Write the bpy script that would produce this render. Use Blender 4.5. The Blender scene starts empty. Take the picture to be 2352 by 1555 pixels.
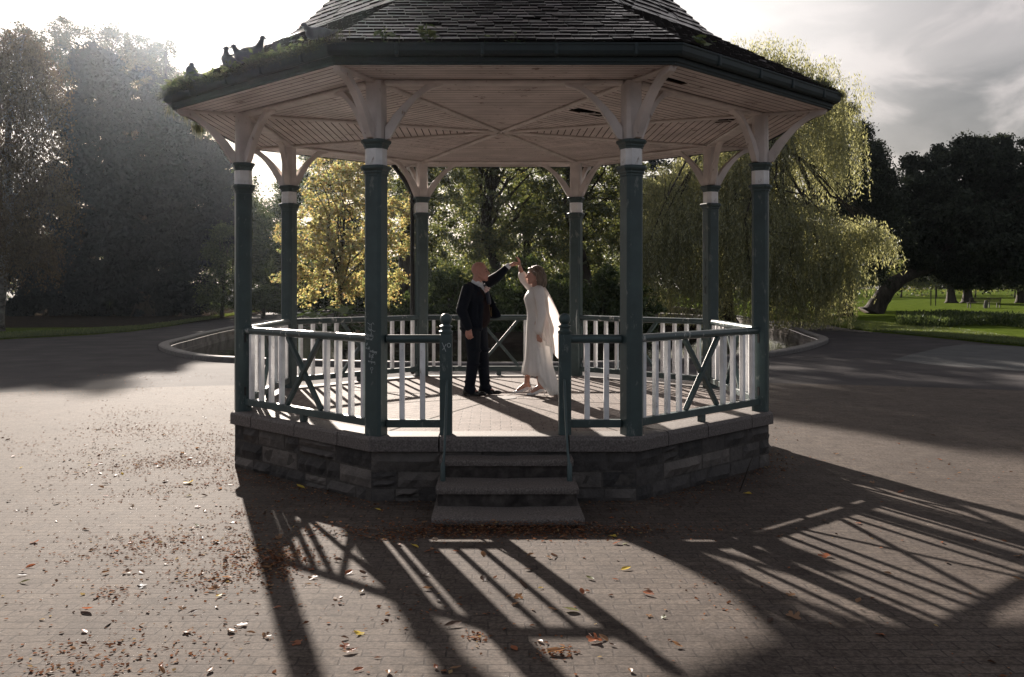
import bpy, bmesh, math, random
import numpy as np
from mathutils import Vector, Matrix
random.seed(7); rng = np.random.default_rng(11)
PI = math.pi; rad = math.radians
scene = bpy.context.scene; COL = scene.collection
# ------------------------------------------------------------------ camera
FPX, VX, HY = 2165.0, 1129.0, 654.0            # focal length, vanishing point and horizon in photo pixels (2352 wide)
CX, CY, CZ = -0.117, -12.0, 2.064
cam_d = bpy.data.cameras.new('camera'); cam = bpy.data.objects.new('camera', cam_d); COL.objects.link(cam)
cam.location = (CX, CY, CZ); cam.rotation_euler = (PI/2, 0, 0)
cam_d.sensor_width = 36; cam_d.lens = FPX/2352*36; cam_d.shift_x = 47/2352; cam_d.shift_y = -123.5/2352
cam_d.clip_start = 0.05; cam_d.clip_end = 3000
scene.camera = cam
# ------------------------------------------------------------------ light, sky, exposure
SUN_EL, SUN_AZ = rad(20.2), math.atan2(-0.315, 1.0)   # azimuth from +Y towards +X
SUND = Vector((math.sin(SUN_AZ)*math.cos(SUN_EL), math.cos(SUN_AZ)*math.cos(SUN_EL), math.sin(SUN_EL)))
sl = bpy.data.lights.new('sun', 'SUN'); sl.energy = 5.0; sl.angle = rad(0.7); sl.color = (1.0, 0.885, 0.775)
so = bpy.data.objects.new('sun', sl); COL.objects.link(so); so.rotation_euler = SUND.to_track_quat('Z', 'Y').to_euler(); so.location = SUND*60
scene.view_settings.view_transform = 'Standard'; scene.view_settings.look = 'None'
scene.view_settings.exposure = 1.6; scene.view_settings.gamma = 1.0
try:
    scene.cycles.use_denoising = True; scene.cycles.denoiser = 'OPENIMAGEDENOISE'
    scene.cycles.max_bounces = 8; scene.cycles.transparent_max_bounces = 16; scene.cycles.volume_bounces = 0
    scene.cycles.sample_clamp_indirect = 6
except Exception: pass
W = bpy.data.worlds.new('World'); scene.world = W; W.use_nodes = True
def N(nt, typ, **kw):
    n = nt.nodes.new(typ)
    for k, v in kw.items():
        if k == 'inp':
            for a, b in v.items(): n.inputs[a].default_value = b
        else: setattr(n, k, v)
    return n
def build_world():
    nt = W.node_tree; nt.nodes.clear(); L = nt.links.new
    out = N(nt, 'ShaderNodeOutputWorld'); bg = N(nt, 'ShaderNodeBackground', inp={'Strength': 0.05}); L(bg.outputs[0], out.inputs[0])
    sky = N(nt, 'ShaderNodeTexSky', sky_type='NISHITA', sun_disc=False, sun_elevation=SUN_EL, sun_rotation=SUN_AZ, air_density=1.2, dust_density=2.5)
    tc = N(nt, 'ShaderNodeTexCoord')
    mp = N(nt, 'ShaderNodeMapping', inp={'Scale': (1.6, 1.6, 3.6), 'Location': (0.35, 0.2, 0.1)}); L(tc.outputs['Generated'], mp.inputs[0])
    nz = N(nt, 'ShaderNodeTexNoise', inp={'Scale': 1.7, 'Detail': 9.0, 'Roughness': 0.52, 'Distortion': 0.25}); L(mp.outputs[0], nz.inputs['Vector'])
    nz2 = N(nt, 'ShaderNodeTexNoise', inp={'Scale': 4.2, 'Detail': 8.0, 'Roughness': 0.55, 'Distortion': 0.4}); L(mp.outputs[0], nz2.inputs['Vector'])
    # cloud light: brighter towards the sun behind the cloud
    dt = N(nt, 'ShaderNodeVectorMath', operation='DOT_PRODUCT', inp={1: tuple(SUND)}); L(tc.outputs['Generated'], dt.inputs[0])
    gl = N(nt, 'ShaderNodeMapRange', interpolation_type='SMOOTHSTEP', inp={'From Min': 0.72, 'From Max': 0.93, 'To Min': 0.0, 'To Max': 1.0}); L(dt.outputs['Value'], gl.inputs[0])
    gl2 = N(nt, 'ShaderNodeMapRange', inp={'From Min': -0.3, 'From Max': 0.75, 'To Min': 0.0, 'To Max': 1.0}); L(dt.outputs['Value'], gl2.inputs[0])
    r1 = N(nt, 'ShaderNodeMapRange', interpolation_type='SMOOTHSTEP', inp={'From Min': 0.38, 'From Max': 0.62, 'To Min': 0.0, 'To Max': 1.0}); L(nz.outputs['Fac'], r1.inputs[0])
    r2 = N(nt, 'ShaderNodeMapRange', interpolation_type='SMOOTHSTEP', inp={'From Min': 0.44, 'From Max': 0.66, 'To Min': 0.0, 'To Max': 1.0}); L(nz2.outputs['Fac'], r2.inputs[0])
    dark = N(nt, 'ShaderNodeMix', data_type='RGBA', inp={6: (1.35, 1.30, 1.36, 1), 7: (3.3, 3.05, 3.0, 1)}); L(r1.outputs[0], dark.inputs[0])
    puf = N(nt, 'ShaderNodeMix', data_type='RGBA', inp={7: (5.0, 4.5, 4.35, 1)})
    pm = N(nt, 'ShaderNodeMath', operation='MULTIPLY', inp={1: 0.95}); L(r2.outputs[0], pm.inputs[0]); L(pm.outputs[0], puf.inputs[0]); L(dark.outputs[2], puf.inputs[6])
    away = N(nt, 'ShaderNodeMix', data_type='RGBA', blend_type='MULTIPLY', inp={0: 1.0}); 
    am = N(nt, 'ShaderNodeMix', data_type='RGBA', inp={6: (0.62, 0.69, 0.78, 1), 7: (1, 1, 1, 1)}); L(gl2.outputs[0], am.inputs[0])
    L(puf.outputs[2], away.inputs[6]); L(am.outputs[2], away.inputs[7])
    glow = N(nt, 'ShaderNodeMix', data_type='RGBA', inp={7: (8.6, 8.1, 7.8, 1)}); L(gl.outputs[0], glow.inputs[0]); L(away.outputs[2], glow.inputs[6])
    fin = N(nt, 'ShaderNodeMix', data_type='RGBA', inp={0: 0.88}); L(sky.outputs[0], fin.inputs[6]); L(glow.outputs[2], fin.inputs[7])
    L(fin.outputs[2], bg.inputs['Color'])
build_world()
# ------------------------------------------------------------------ helpers
def P(px, py, d): return Vector((CX+(px-VX)/FPX*d, CY+d, CZ+(HY-py)/FPX*d))       # photo pixel at distance d
SLOPE, Y0 = .0256, -2.8                                                             # the ground rises gently towards the camera
def hz(y): return np.maximum(0, SLOPE*(Y0-y))
def G(px, py, z=0.0):                                                               # photo pixel on the ground
    d = FPX*(CZ-z)/(py-HY)
    if CY+d < Y0: d = (CZ-z-SLOPE*(Y0-CY))/((py-HY)/FPX-SLOPE)
    return Vector((CX+(px-VX)/FPX*d, CY+d, z+float(hz(CY+d))))
def tag(o, label=None, cat=None, group=None, kind=None):
    if label: o['label'] = label
    if cat: o['category'] = cat
    if group: o['group'] = group
    if kind: o['kind'] = kind
    return o
def empty(name, loc=(0,0,0), rz=0.0, parent=None):
    o = bpy.data.objects.new(name, None); COL.objects.link(o); o.location = loc; o.rotation_euler = (0,0,rz); o.empty_display_size = .2
    if parent: o.parent = parent
    return o
def dup(o, parent=None):
    c = o.copy(); COL.objects.link(c)
    if parent: c.parent = parent
    for ch in list(o.children): dup(ch, c)
    return c
def link(name, me, m=None, parent=None):
    o = bpy.data.objects.new(name, me); COL.objects.link(o)
    if m:
        for x in (m if isinstance(m, (list, tuple)) else [m]): me.materials.append(x)
    if parent: o.parent = parent
    return o
def np_mesh(name, V, F, smooth=False):
    """V (n,3), F (m,k) arrays -> mesh"""
    V = np.asarray(V, np.float32); F = np.asarray(F, np.int32); k = F.shape[1]
    me = bpy.data.meshes.new(name); me.vertices.add(len(V)); me.vertices.foreach_set('co', V.ravel())
    me.loops.add(F.size); me.loops.foreach_set('vertex_index', F.ravel())
    me.polygons.add(len(F)); me.polygons.foreach_set('loop_start', np.arange(0, F.size, k, dtype=np.int32))
    try: me.polygons.foreach_set('loop_total', np.full(len(F), k, np.int32))
    except Exception: pass
    if smooth: me.polygons.foreach_set('use_smooth', np.ones(len(F), bool))
    me.update(calc_edges=True); me.validate(); return me
class MB:
    def __init__(s): s.v = []; s.f = []; s.uv = {}; s.mi = []; s.cur = 0
    def add(s, vs, fs):
        b = len(s.v); s.v += [tuple(x) for x in vs]
        for f in fs: s.f.append([b+i for i in f]); s.mi.append(s.cur)
        return s
    def box(s, c, size, M=None):
        x, y, z = [a/2 for a in size]; c = Vector(c)
        vs = [Vector(p) for p in ((-x,-y,-z),(x,-y,-z),(x,y,-z),(-x,y,-z),(-x,-y,z),(x,-y,z),(x,y,z),(-x,y,z))]
        vs = [(M @ p if M else p)+c for p in vs]
        return s.add(vs, [(0,3,2,1),(4,5,6,7),(0,1,5,4),(1,2,6,5),(2,3,7,6),(3,0,4,7)])
    def bar(s, a, b, w, h, up=(0,0,1)):
        a, b = Vector(a), Vector(b); d = b-a; L = d.length; d.normalize(); up = Vector(up)
        x = d.cross(up)
        if x.length < 1e-4: x = d.cross(Vector((1,0,0)))
        x.normalize(); z = x.cross(d); M = Matrix((x, d, z)).transposed()
        return s.box((a+b)/2, (w, L, h), M)
    def tube(s, pts, radii, n=8, cap=True):
        pts = [Vector(p) for p in pts]
        if not isinstance(radii, (list, tuple)): radii = [radii]*len(pts)
        vs = []; prev = None
        for i, p in enumerate(pts):
            t = (pts[min(i+1, len(pts)-1)]-pts[max(i-1, 0)])
            if t.length < 1e-9: t = Vector((0,0,1))
            t.normalize()
            if prev is None:
                x = t.cross(Vector((0,0,1)) if abs(t.z) < .9 else Vector((1,0,0)))
            else: x = prev - t*prev.dot(t)
            x.normalize(); prev = x; y = t.cross(x)
            for k in range(n):
                a = 2*PI*k/n; vs.append(p+(x*math.cos(a)+y*math.sin(a))*radii[i])
        fs = []
        for i in range(len(pts)-1):
            for k in range(n):
                k2 = (k+1) % n; fs.append((i*n+k, i*n+k2, (i+1)*n+k2, (i+1)*n+k))
        if cap: fs += [tuple(range(n))[::-1], tuple((len(pts)-1)*n+k for k in range(n))]
        return s.add(vs, fs)
    def prism(s, poly, z0, z1, M=None):
        n = len(poly); vs = [Vector((p[0], p[1], z0)) for p in poly]+[Vector((p[0], p[1], z1)) for p in poly]
        if M: vs = [M @ v for v in vs]
        return s.add(vs, [tuple(range(n))[::-1], tuple(n+i for i in range(n))]+[(i, (i+1) % n, n+(i+1) % n, n+i) for i in range(n)])
    def lathe(s, prof, c=(0,0,0), n=16, poly=None, rot=0.0):
        """prof: (r, z). poly: unit outline (list of xy) instead of a circle"""
        out = poly or [(math.cos(2*PI*k/n+rot), math.sin(2*PI*k/n+rot)) for k in range(n)]; n = len(out)
        vs = [(c[0]+r*x, c[1]+r*y, c[2]+z) for r, z in prof for x, y in out]
        fs = [(i*n+k, i*n+(k+1) % n, (i+1)*n+(k+1) % n, (i+1)*n+k) for i in range(len(prof)-1) for k in range(n)]
        fs += [tuple(range(n))[::-1], tuple((len(prof)-1)*n+k for k in range(n))]
        return s.add(vs, fs)
    def build(s, name, m=None, parent=None, smooth=False, bevel=0.0, seg=2, auto=None):
        me = bpy.data.meshes.new(name); me.from_pydata(s.v, [], s.f); 
        if any(s.mi): me.polygons.foreach_set('material_index', s.mi)
        if smooth: me.polygons.foreach_set('use_smooth', [True]*len(me.polygons))
        me.update(); o = link(name, me, m, parent)
        if auto is not None:
            me.polygons.foreach_set('use_smooth', [True]*len(me.polygons))
            try: me.set_sharp_from_angle(angle=rad(auto))
            except Exception: pass
        if bevel:
            b = o.modifiers.new('bevel', 'BEVEL'); b.width = bevel; b.segments = seg; b.limit_method = 'ANGLE'; b.angle_limit = rad(40)
        return o
# ------------------------------------------------------------------ materials
def ramp(nt, stops):
    r = N(nt, 'ShaderNodeValToRGB'); e = r.color_ramp.elements
    while len(e) < len(stops): e.new(0.5)
    for i, (p, c) in enumerate(stops): e[i].position = p; e[i].color = (*c, 1)
    return r
def mat(name, stops, scale=4.0, rough=0.6, bump=0.2, bscale=None, detail=6.0, spec=0.4, bdist=0.01, island=0.0, stretch=(1,1,1), sheen=0, coord='Object', subsurf=0):
    m = bpy.data.materials.new(name); m.use_nodes = True; nt = m.node_tree; L = nt.links.new
    b = nt.nodes['Principled BSDF']; b.inputs['Roughness'].default_value = rough; b.inputs['Specular IOR Level'].default_value = spec
    tc = N(nt, 'ShaderNodeTexCoord'); mp = N(nt, 'ShaderNodeMapping', inp={'Scale': stretch}); L(tc.outputs[coord], mp.inputs[0])
    nz = N(nt, 'ShaderNodeTexNoise', inp={'Scale': scale, 'Detail': detail, 'Roughness': 0.6}); L(mp.outputs[0], nz.inputs['Vector'])
    r = ramp(nt, stops)
    if island:
        g = N(nt, 'ShaderNodeNewGeometry'); mx = N(nt, 'ShaderNodeMix', inp={0: island}); L(nz.outputs['Fac'], mx.inputs[2]); L(g.outputs['Random Per Island'], mx.inputs[3]); L(mx.outputs[0], r.inputs[0])
    else: L(nz.outputs['Fac'], r.inputs[0])
    L(r.outputs[0], b.inputs['Base Color'])
    if bump:
        n2 = N(nt, 'ShaderNodeTexNoise', inp={'Scale': bscale or scale*4, 'Detail': 5.0, 'Roughness': 0.65}); L(mp.outputs[0], n2.inputs['Vector'])
        bp = N(nt, 'ShaderNodeBump', inp={'Strength': bump, 'Distance': bdist}); L(n2.outputs['Fac'], bp.inputs['Height']); L(bp.outputs[0], b.inputs['Normal'])
    if sheen: b.inputs['Sheen Weight'].default_value = sheen
    if subsurf: b.inputs['Subsurface Weight'].default_value = subsurf; b.inputs['Subsurface Radius'].default_value = (.02,.008,.004)
    return m
def paint(name, c, wear, amount=0.5, rough=0.35, scale=7.0):
    """old paint: colour c, worn through to colour wear where noise is high, drips stretched along z"""
    m = bpy.data.materials.new(name); m.use_nodes = True; nt = m.node_tree; L = nt.links.new; b = nt.nodes['Principled BSDF']
    tc = N(nt, 'ShaderNodeTexCoord'); mp = N(nt, 'ShaderNodeMapping', inp={'Scale': (1,1,0.35)}); L(tc.outputs['Object'], mp.inputs[0])
    n1 = N(nt, 'ShaderNodeTexNoise', inp={'Scale': scale, 'Detail': 8.0, 'Roughness': 0.7}); L(mp.outputs[0], n1.inputs['Vector'])
    n2 = N(nt, 'ShaderNodeTexNoise', inp={'Scale': scale*0.4, 'Detail': 4.0}); L(tc.outputs['Object'], n2.inputs['Vector'])
    r0 = ramp(nt, [(0.3, tuple(x*.78 for x in c)), (0.7, tuple(min(1, x*1.12) for x in c))]); L(n2.outputs['Fac'], r0.inputs[0])
    k = N(nt, 'ShaderNodeMapRange', inp={'From Min': 1-amount, 'From Max': 1-amount+.06}); L(n1.outputs['Fac'], k.inputs[0])
    mx = N(nt, 'ShaderNodeMix', data_type='RGBA', inp={7: (*wear, 1)}); L(k.outputs[0], mx.inputs[0]); L(r0.outputs[0], mx.inputs[6]); L(mx.outputs[2], b.inputs['Base Color'])
    rr = N(nt, 'ShaderNodeMapRange', inp={'To Min': rough, 'To Max': 0.8}); L(k.outputs[0], rr.inputs[0]); L(rr.outputs[0], b.inputs['Roughness'])
    bp = N(nt, 'ShaderNodeBump', inp={'Strength': 0.25, 'Distance': 0.004}); bp.invert = True; L(n1.outputs['Fac'], bp.inputs['Height']); L(bp.outputs[0], b.inputs['Normal'])
    return m
def leafmat(name, stops, trans=0.4, tint=(1.0, 1.0, 0.7), rough=0.5, gloss=0.06):
    m = bpy.data.materials.new(name); m.use_nodes = True; nt = m.node_tree; L = nt.links.new; nt.nodes.clear()
    out = N(nt, 'ShaderNodeOutputMaterial'); g = N(nt, 'ShaderNodeNewGeometry'); r = ramp(nt, stops); L(g.outputs['Random Per Island'], r.inputs[0])
    d = N(nt, 'ShaderNodeBsdfDiffuse'); L(r.outputs[0], d.inputs[0])
    t = N(nt, 'ShaderNodeBsdfTranslucent'); tm = N(nt, 'ShaderNodeMix', data_type='RGBA', blend_type='MULTIPLY', inp={0: 1.0, 7: (*[x*1.6 for x in tint], 1)}); L(r.outputs[0], tm.inputs[6]); L(tm.outputs[2], t.inputs[0])
    mx = N(nt, 'ShaderNodeMixShader', inp={0: trans}); L(d.outputs[0], mx.inputs[1]); L(t.outputs[0], mx.inputs[2])
    gs = N(nt, 'ShaderNodeBsdfGlossy', inp={'Roughness': rough, 'Color': (.8, .85, .9, 1)}); m2 = N(nt, 'ShaderNodeMixShader', inp={0: gloss}); L(mx.outputs[0], m2.inputs[1]); L(gs.outputs[0], m2.inputs[2])
    L(m2.outputs[0], out.inputs[0]); return m
M = {}
M['green'] = paint('green_paint', (.044, .072, .073), (.16, .18, .17), 0.40, 0.42, 15.0)
M['green_worn'] = paint('worn_green_paint', (.044, .072, .073), (.55, .55, .52), 0.42, 0.28, 9.0)
M['white'] = paint('white_paint', (.84, .84, .84), (.30, .25, .22), 0.38, 0.45, 14.0)
M['cream'] = paint('pinkish_white_paint', (.66, .60, .57), (.28, .21, .18), 0.37, 0.45, 10.0)
M['ceil'] = paint('flaking_ceiling_paint', (.66, .575, .545), (.24, .175, .15), 0.40, 0.5, 6.0)
M['granite'] = mat('granite', [(.3, (.07, .060, .057)), (.5, (.125, .110, .104)), (.7, (.21, .19, .178))], 60, .75, .35, 120, spec=.3, bdist=.004)
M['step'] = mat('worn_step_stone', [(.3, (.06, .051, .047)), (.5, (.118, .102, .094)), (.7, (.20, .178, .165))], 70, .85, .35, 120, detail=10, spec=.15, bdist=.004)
M['rubble'] = mat('rubble_stone', [(.2, (.035, .034, .034)), (.5, (.085, .077, .073)), (.8, (.17, .15, .135))], 5, .85, .9, 14, spec=.2, bdist=.03, island=.45)
M['mortar'] = mat('mortar', [(.3, (.05, .045, .042)), (.7, (.11, .10, .09))], 20, .95, .5, spec=.1)
M['iron'] = mat('black_iron', [(.3, (.012, .012, .013)), (.7, (.03, .03, .03))], 20, .5, .2)
M['void'] = mat('roof_boarding', [(.3, (.012, .010, .009)), (.7, (.03, .025, .02))], 5, .9, .2)
M['bark'] = mat('bark', [(.3, (.018, .015, .012)), (.6, (.06, .05, .042)), (.8, (.10, .088, .075))], 5, .9, .8, 9, bdist=.05, stretch=(1,1,.3), spec=.2)
M['birch_bark'] = mat('birch_bark', [(.35, (.03, .026, .024)), (.5, (.13, .12, .11)), (.8, (.26, .245, .23))], 4, .8, .4, 9, bdist=.02, stretch=(1,1,1.6))
M['stroke'] = mat('chalky_marker', [(.3, (.30, .34, .34)), (.7, (.50, .54, .54))], 90, .8, .0)
# ------------------------------------------------------------------ setting: ground, pond, lawns
def brick_mat(name, c1, c2, mortar, bw=.2, bh=.1, coord='Object', rough=.7, bump=.6, msize=.006, offset=.5, rot=0.0, dirt=(.05,.042,.038), spec=.12, warp=.03):
    m = bpy.data.materials.new(name); m.use_nodes = True; nt = m.node_tree; L = nt.links.new; b = nt.nodes['Principled BSDF']
    tc = N(nt, 'ShaderNodeTexCoord'); mp = N(nt, 'ShaderNodeMapping', inp={'Rotation': (0,0,rot)}); L(tc.outputs[coord], mp.inputs[0])
    wn = N(nt, 'ShaderNodeTexNoise', inp={'Scale': 3.0, 'Detail': 2.0}); L(mp.outputs[0], wn.inputs['Vector'])
    wa = N(nt, 'ShaderNodeMix', data_type='VECTOR', inp={0: warp}); L(mp.outputs[0], wa.inputs[4]); L(wn.outputs['Color'], wa.inputs[5])
    br = N(nt, 'ShaderNodeTexBrick', offset=offset, inp={'Color1': (*c1,1), 'Color2': (*c2,1), 'Mortar': (*mortar,1), 'Scale': 1.0, 'Mortar Size': msize, 'Mortar Smooth': .35, 'Brick Width': bw, 'Row Height': bh, 'Bias': 0.0}); L(wa.outputs[1], br.inputs['Vector'])
    n1 = N(nt, 'ShaderNodeTexNoise', inp={'Scale': .55, 'Detail': 9.0, 'Roughness': .68}); L(tc.outputs[coord], n1.inputs['Vector'])
    n2 = N(nt, 'ShaderNodeTexNoise', inp={'Scale': 38.0, 'Detail': 6.0, 'Roughness': .75}); L(tc.outputs[coord], n2.inputs['Vector'])
    k1 = N(nt, 'ShaderNodeMapRange', inp={'From Min': .42, 'From Max': .68}); L(n1.outputs['Fac'], k1.inputs[0])
    k2 = N(nt, 'ShaderNodeMath', operation='MULTIPLY', inp={1: .75}); L(k1.outputs[0], k2.inputs[0])
    mx = N(nt, 'ShaderNodeMix', data_type='RGBA', inp={7: (*dirt,1)}); L(k2.outputs[0], mx.inputs[0]); L(br.outputs['Color'], mx.inputs[6])
    sp = N(nt, 'ShaderNodeMapRange', inp={'From Min': .35, 'From Max': .7, 'To Min': .5, 'To Max': 1.65}); L(n2.outputs['Fac'], sp.inputs[0])
    ml = N(nt, 'ShaderNodeMix', data_type='RGBA', blend_type='MULTIPLY', inp={0: 1.0}); L(mx.outputs[2], ml.inputs[6]); L(sp.outputs[0], ml.inputs[7])
    n3 = N(nt, 'ShaderNodeTexNoise', inp={'Scale': 4.5, 'Detail': 8.0, 'Roughness': .7, 'Distortion': .6}); L(tc.outputs[coord], n3.inputs['Vector'])
    s3 = ramp(nt, [(.32, (.62,.58,.55)), (.5, (1,.97,.94)), (.72, (1.0,1.0,1.0))]); L(n3.outputs['Fac'], s3.inputs[0])
    m3 = N(nt, 'ShaderNodeMix', data_type='RGBA', blend_type='MULTIPLY', inp={0: 1.0}); L(ml.outputs[2], m3.inputs[6]); L(s3.outputs[0], m3.inputs[7]); L(m3.outputs[2], b.inputs['Base Color'])
    hs = N(nt, 'ShaderNodeMath', operation='MULTIPLY_ADD', inp={1: -1.0}); L(br.outputs['Fac'], hs.inputs[0])
    h2 = N(nt, 'ShaderNodeMath', operation='MULTIPLY', inp={1: .9}); L(n2.outputs['Fac'], h2.inputs[0]); L(h2.outputs[0], hs.inputs[2])
    bp = N(nt, 'ShaderNodeBump', inp={'Strength': bump, 'Distance': .008}); L(hs.outputs[0], bp.inputs['Height']); L(bp.outputs[0], b.inputs['Normal'])
    b.inputs['Roughness'].default_value = rough; b.inputs['Specular IOR Level'].default_value = spec
    return m
M['pavers'] = brick_mat('brick_pavers', (.090,.075,.065), (.070,.058,.052), (.043,.036,.033), .21, .105, rough=.88, spec=.10, bump=.45, warp=.045)
M['floorbrick'] = brick_mat('bandstand_floor_bricks', (.20,.168,.155), (.15,.126,.118), (.05,.042,.038), .21, .105, coord='UV', dirt=(.13,.105,.095), spec=.15, rough=.8, warp=.01)
M['asphalt'] = mat('asphalt', [(.3, (.028,.026,.028)), (.55, (.046,.042,.044)), (.75, (.072,.066,.064))], .8, .9, .5, 60, detail=12, bdist=.006, spec=.08)
M['patch'] = mat('newer_asphalt', [(.3, (.052,.054,.056)), (.7, (.078,.079,.081))], 1.3, .9, .5, 60, detail=12, bdist=.006, spec=.1)
M['grassbase'] = mat('lawn_turf', [(.3, (.032,.052,.010)), (.55, (.065,.09,.016)), (.75, (.10,.12,.03))], 1.4, .95, .8, 30, detail=10, bdist=.04, spec=.0)
M['soil'] = mat('dark_soil', [(.3, (.014,.011,.009)), (.7, (.04,.032,.025))], 2.5, .95, .8, 18, detail=10, bdist=.04, spec=.0)
M['kerbstone'] = mat('kerb_stone', [(.3, (.07,.064,.06)), (.7, (.17,.155,.145))], 9, .75, .5, 40, bdist=.01)
def pond_outline():
    pts = [G(1760,821), G(1830,810), G(1880,797), G(1903,784)]
    pts += [Vector((12.9,26,0)), Vector((14.3,34,0)), Vector((14.6,42,0)), Vector((12,52,0)), Vector((6,58,0)), Vector((-4,60,0)), Vector((-10.5,56,0)), Vector((-12.1,48,0)), Vector((-12.3,36,0)), Vector((-12.1,28.5,0)), Vector((-11.6,23.0,0))]
    pts += [G(366,797), G(385,812), G(450,826), G(545,833), G(800,842), Vector((0,11.25,0)), G(1400,843), G(1600,834)]
    out = []; n = len(pts)                                        # Catmull-Rom
    for i in range(n):
        a, b, c, d = pts[i-1], pts[i], pts[(i+1) % n], pts[(i+2) % n]
        for k in range(6):
            t = k/6; out.append(.5*((2*b)+(c-a)*t+(2*a-5*b+4*c-d)*t*t+(3*b-a-3*c+d)*t**3))
    return out
POND = pond_outline()
def offset(poly, r):
    n = len(poly); out = []
    for i in range(n):
        t = (poly[(i+1) % n]-poly[i-1]).normalized(); out.append(poly[i]+Vector((t.y, -t.x, 0))*r)
    return out
if (sum(POND[i-1].x*POND[i].y-POND[i].x*POND[i-1].y for i in range(len(POND)))) < 0: POND.reverse()
def build_ground():
    bm = bmesh.new()
    def loop(pts):
        vs = [bm.verts.new(p) for p in pts]; return [bm.edges.new((vs[i-1], vs[i])) for i in range(len(vs))]
    e = loop([Vector(p) for p in ((-400,Y0,0),(400,Y0,0),(400,700,0),(-400,700,0))])+loop(offset(POND, -.08))
    bmesh.ops.triangle_fill(bm, edges=e, use_beauty=True)
    for f in bm.faces:
        if f.normal.z < 0: f.normal_flip()
    bm.faces.new([bm.verts.new(p) for p in ((-400,-60,float(hz(-60))),(400,-60,float(hz(-60))),(400,Y0,0),(-400,Y0,0))])
    me = bpy.data.meshes.new('ground'); bm.to_mesh(me); bm.free()
    tag(link('ground', me, M['asphalt']), kind='structure')
build_ground()
def sheet(name, pts, z, m, kind='structure'):
    me = bpy.data.meshes.new(name); me.from_pydata([(p[0], p[1], z) for p in pts], [], [tuple(range(len(pts)))]); me.update()
    if me.polygons[0].normal.z < 0: me.flip_normals()
    return tag(link(name, me, m), kind=kind)
vs = [(0.3,-7.6,float(hz(-7.6))+.004)]; fs = []
for i in range(1, 61):
    for k in range(96):
        a = 2*PI*k/96; r = (1+.03*math.sin(5*a+.4))*i/60; y = -7.6+15.4*r*math.sin(a); vs.append((.3+24*r*math.cos(a), y, float(hz(y))+.004))
for k in range(96): fs.append((0, 1+k, 1+(k+1) % 96))
for i in range(59):
    for k in range(96): q = 1+i*96; fs.append((q+k, q+96+k, q+96+(k+1) % 96, q+(k+1) % 96))
me = bpy.data.meshes.new('pavement'); me.from_pydata(vs, [], fs); me.update(); tag(link('pavement', me, M['pavers']), kind='structure')
sheet('road_patch', [G(2600,790), G(2352,797), G(2215,791), G(2165,797), G(2120,808), G(2092,814), G(2050,827), G(2140,838), G(2352,853), G(2600,870)], .004, M['patch'])
# lawns: low slabs of turf with a soft raised edge
def turf(name, edge, far, z=.05):
    mb = MB(); pts = [Vector(p) for p in edge+far]
    inner = offset(pts, -.25)
    n = len(pts); mb.add([(p.x,p.y,.0) for p in pts]+[(p.x,p.y,z) for p in inner], [(i, (i+1)%n, n+(i+1)%n, n+i) for i in range(n)]+[tuple(range(n, 2*n))])
    o = mb.build(name, M['grassbase']); return tag(o, kind='structure')
RIGHT_EDGE = [G(2700,838), G(2500,812), G(2352,796), G(2270,789), G(2200,781), G(2100,771), G(2000,762), G(1930,752), G(1895,744)]
turf('lawn', RIGHT_EDGE[::-1], [Vector((70,20,0)), Vector((230,120,0)), Vector((230,420,0)), Vector((22,420,0)), Vector((17.5,70,0)), Vector((16.2,44,0))][::1])
LEFT_EDGE = [G(-300,800), G(-100,786), G(60,777), G(200,770), G(300,762), G(400,748), G(470,737), G(545,725), G(600,716)]
turf('verge', LEFT_EDGE, [Vector((-17,70,0)), Vector((-24,110,0)), Vector((-120,110,0)), Vector((-70,20,0))])
sheet('far_bank', [Vector((-10.6,57,0)), Vector((-4,61.5,0)), Vector((6,59.5,0)), Vector((12.4,53.4,0)), Vector((15.6,46,0)), Vector((17,70,0)), Vector((21,420,0)), Vector((-60,420,0)), Vector((-16,112,0))], .03, M['soil'])
sheet('soil_bed', [Vector((-24,31.8,0)), Vector((-19,32.6,0)), Vector((-16.2,36.5,0)), Vector((-15.6,46,0)), Vector((-18,70,0)), Vector((-60,70,0)), Vector((-60,28,0))], .056, M['soil'])
# pond: sunken wall, kerb, water
def ring_strip(mb, a, b):
    n = len(a); mb.add(list(a)+list(b), [(i, (i+1) % n, n+(i+1) % n, n+i) for i in range(n)])
def lift(p, z): return [Vector((q.x, q.y, z)) for q in p]
k = MB(); o0, o1, i0, i1 = offset(POND, .0), offset(POND, -.04), offset(POND, -.30), offset(POND, -.34)
ring_strip(k, lift(o0, -.02), lift(o0, .11)); ring_strip(k, lift(o0, .11), lift(o1, .14)); ring_strip(k, lift(o1, .14), lift(i0, .14)); ring_strip(k, lift(i0, .14), lift(i1, .11)); ring_strip(k, lift(i1, .11), lift(i1, .02))
kerb = empty('pond_kerb', (0, 11.4, 0)); tag(kerb, 'low curved stone kerb and wall round the park pond behind the bandstand', 'kerb')
ko = k.build('coping', M['kerbstone'], kerb, smooth=False); ko.location = (0,-11.4,0)
k = MB(); w0, w1 = offset(POND, -.37), offset(POND, -.43)
ring_strip(k, lift(w0, .02), lift(w0, -.22)); ring_strip(k, lift(w0, -.22), lift(w1, -.22)); ring_strip(k, lift(w1, -.22), lift(w1, -.9))
M['pondwall'] = mat('pond_wall_render', [(.3, (.08,.07,.062)), (.5, (.19,.165,.15)), (.75, (.34,.31,.285))], 1.2, .8, .4, 8, detail=9, stretch=(1,1,.6))
ko = k.build('wall', M['pondwall'], kerb); ko.location = (0,-11.4,0)
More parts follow.
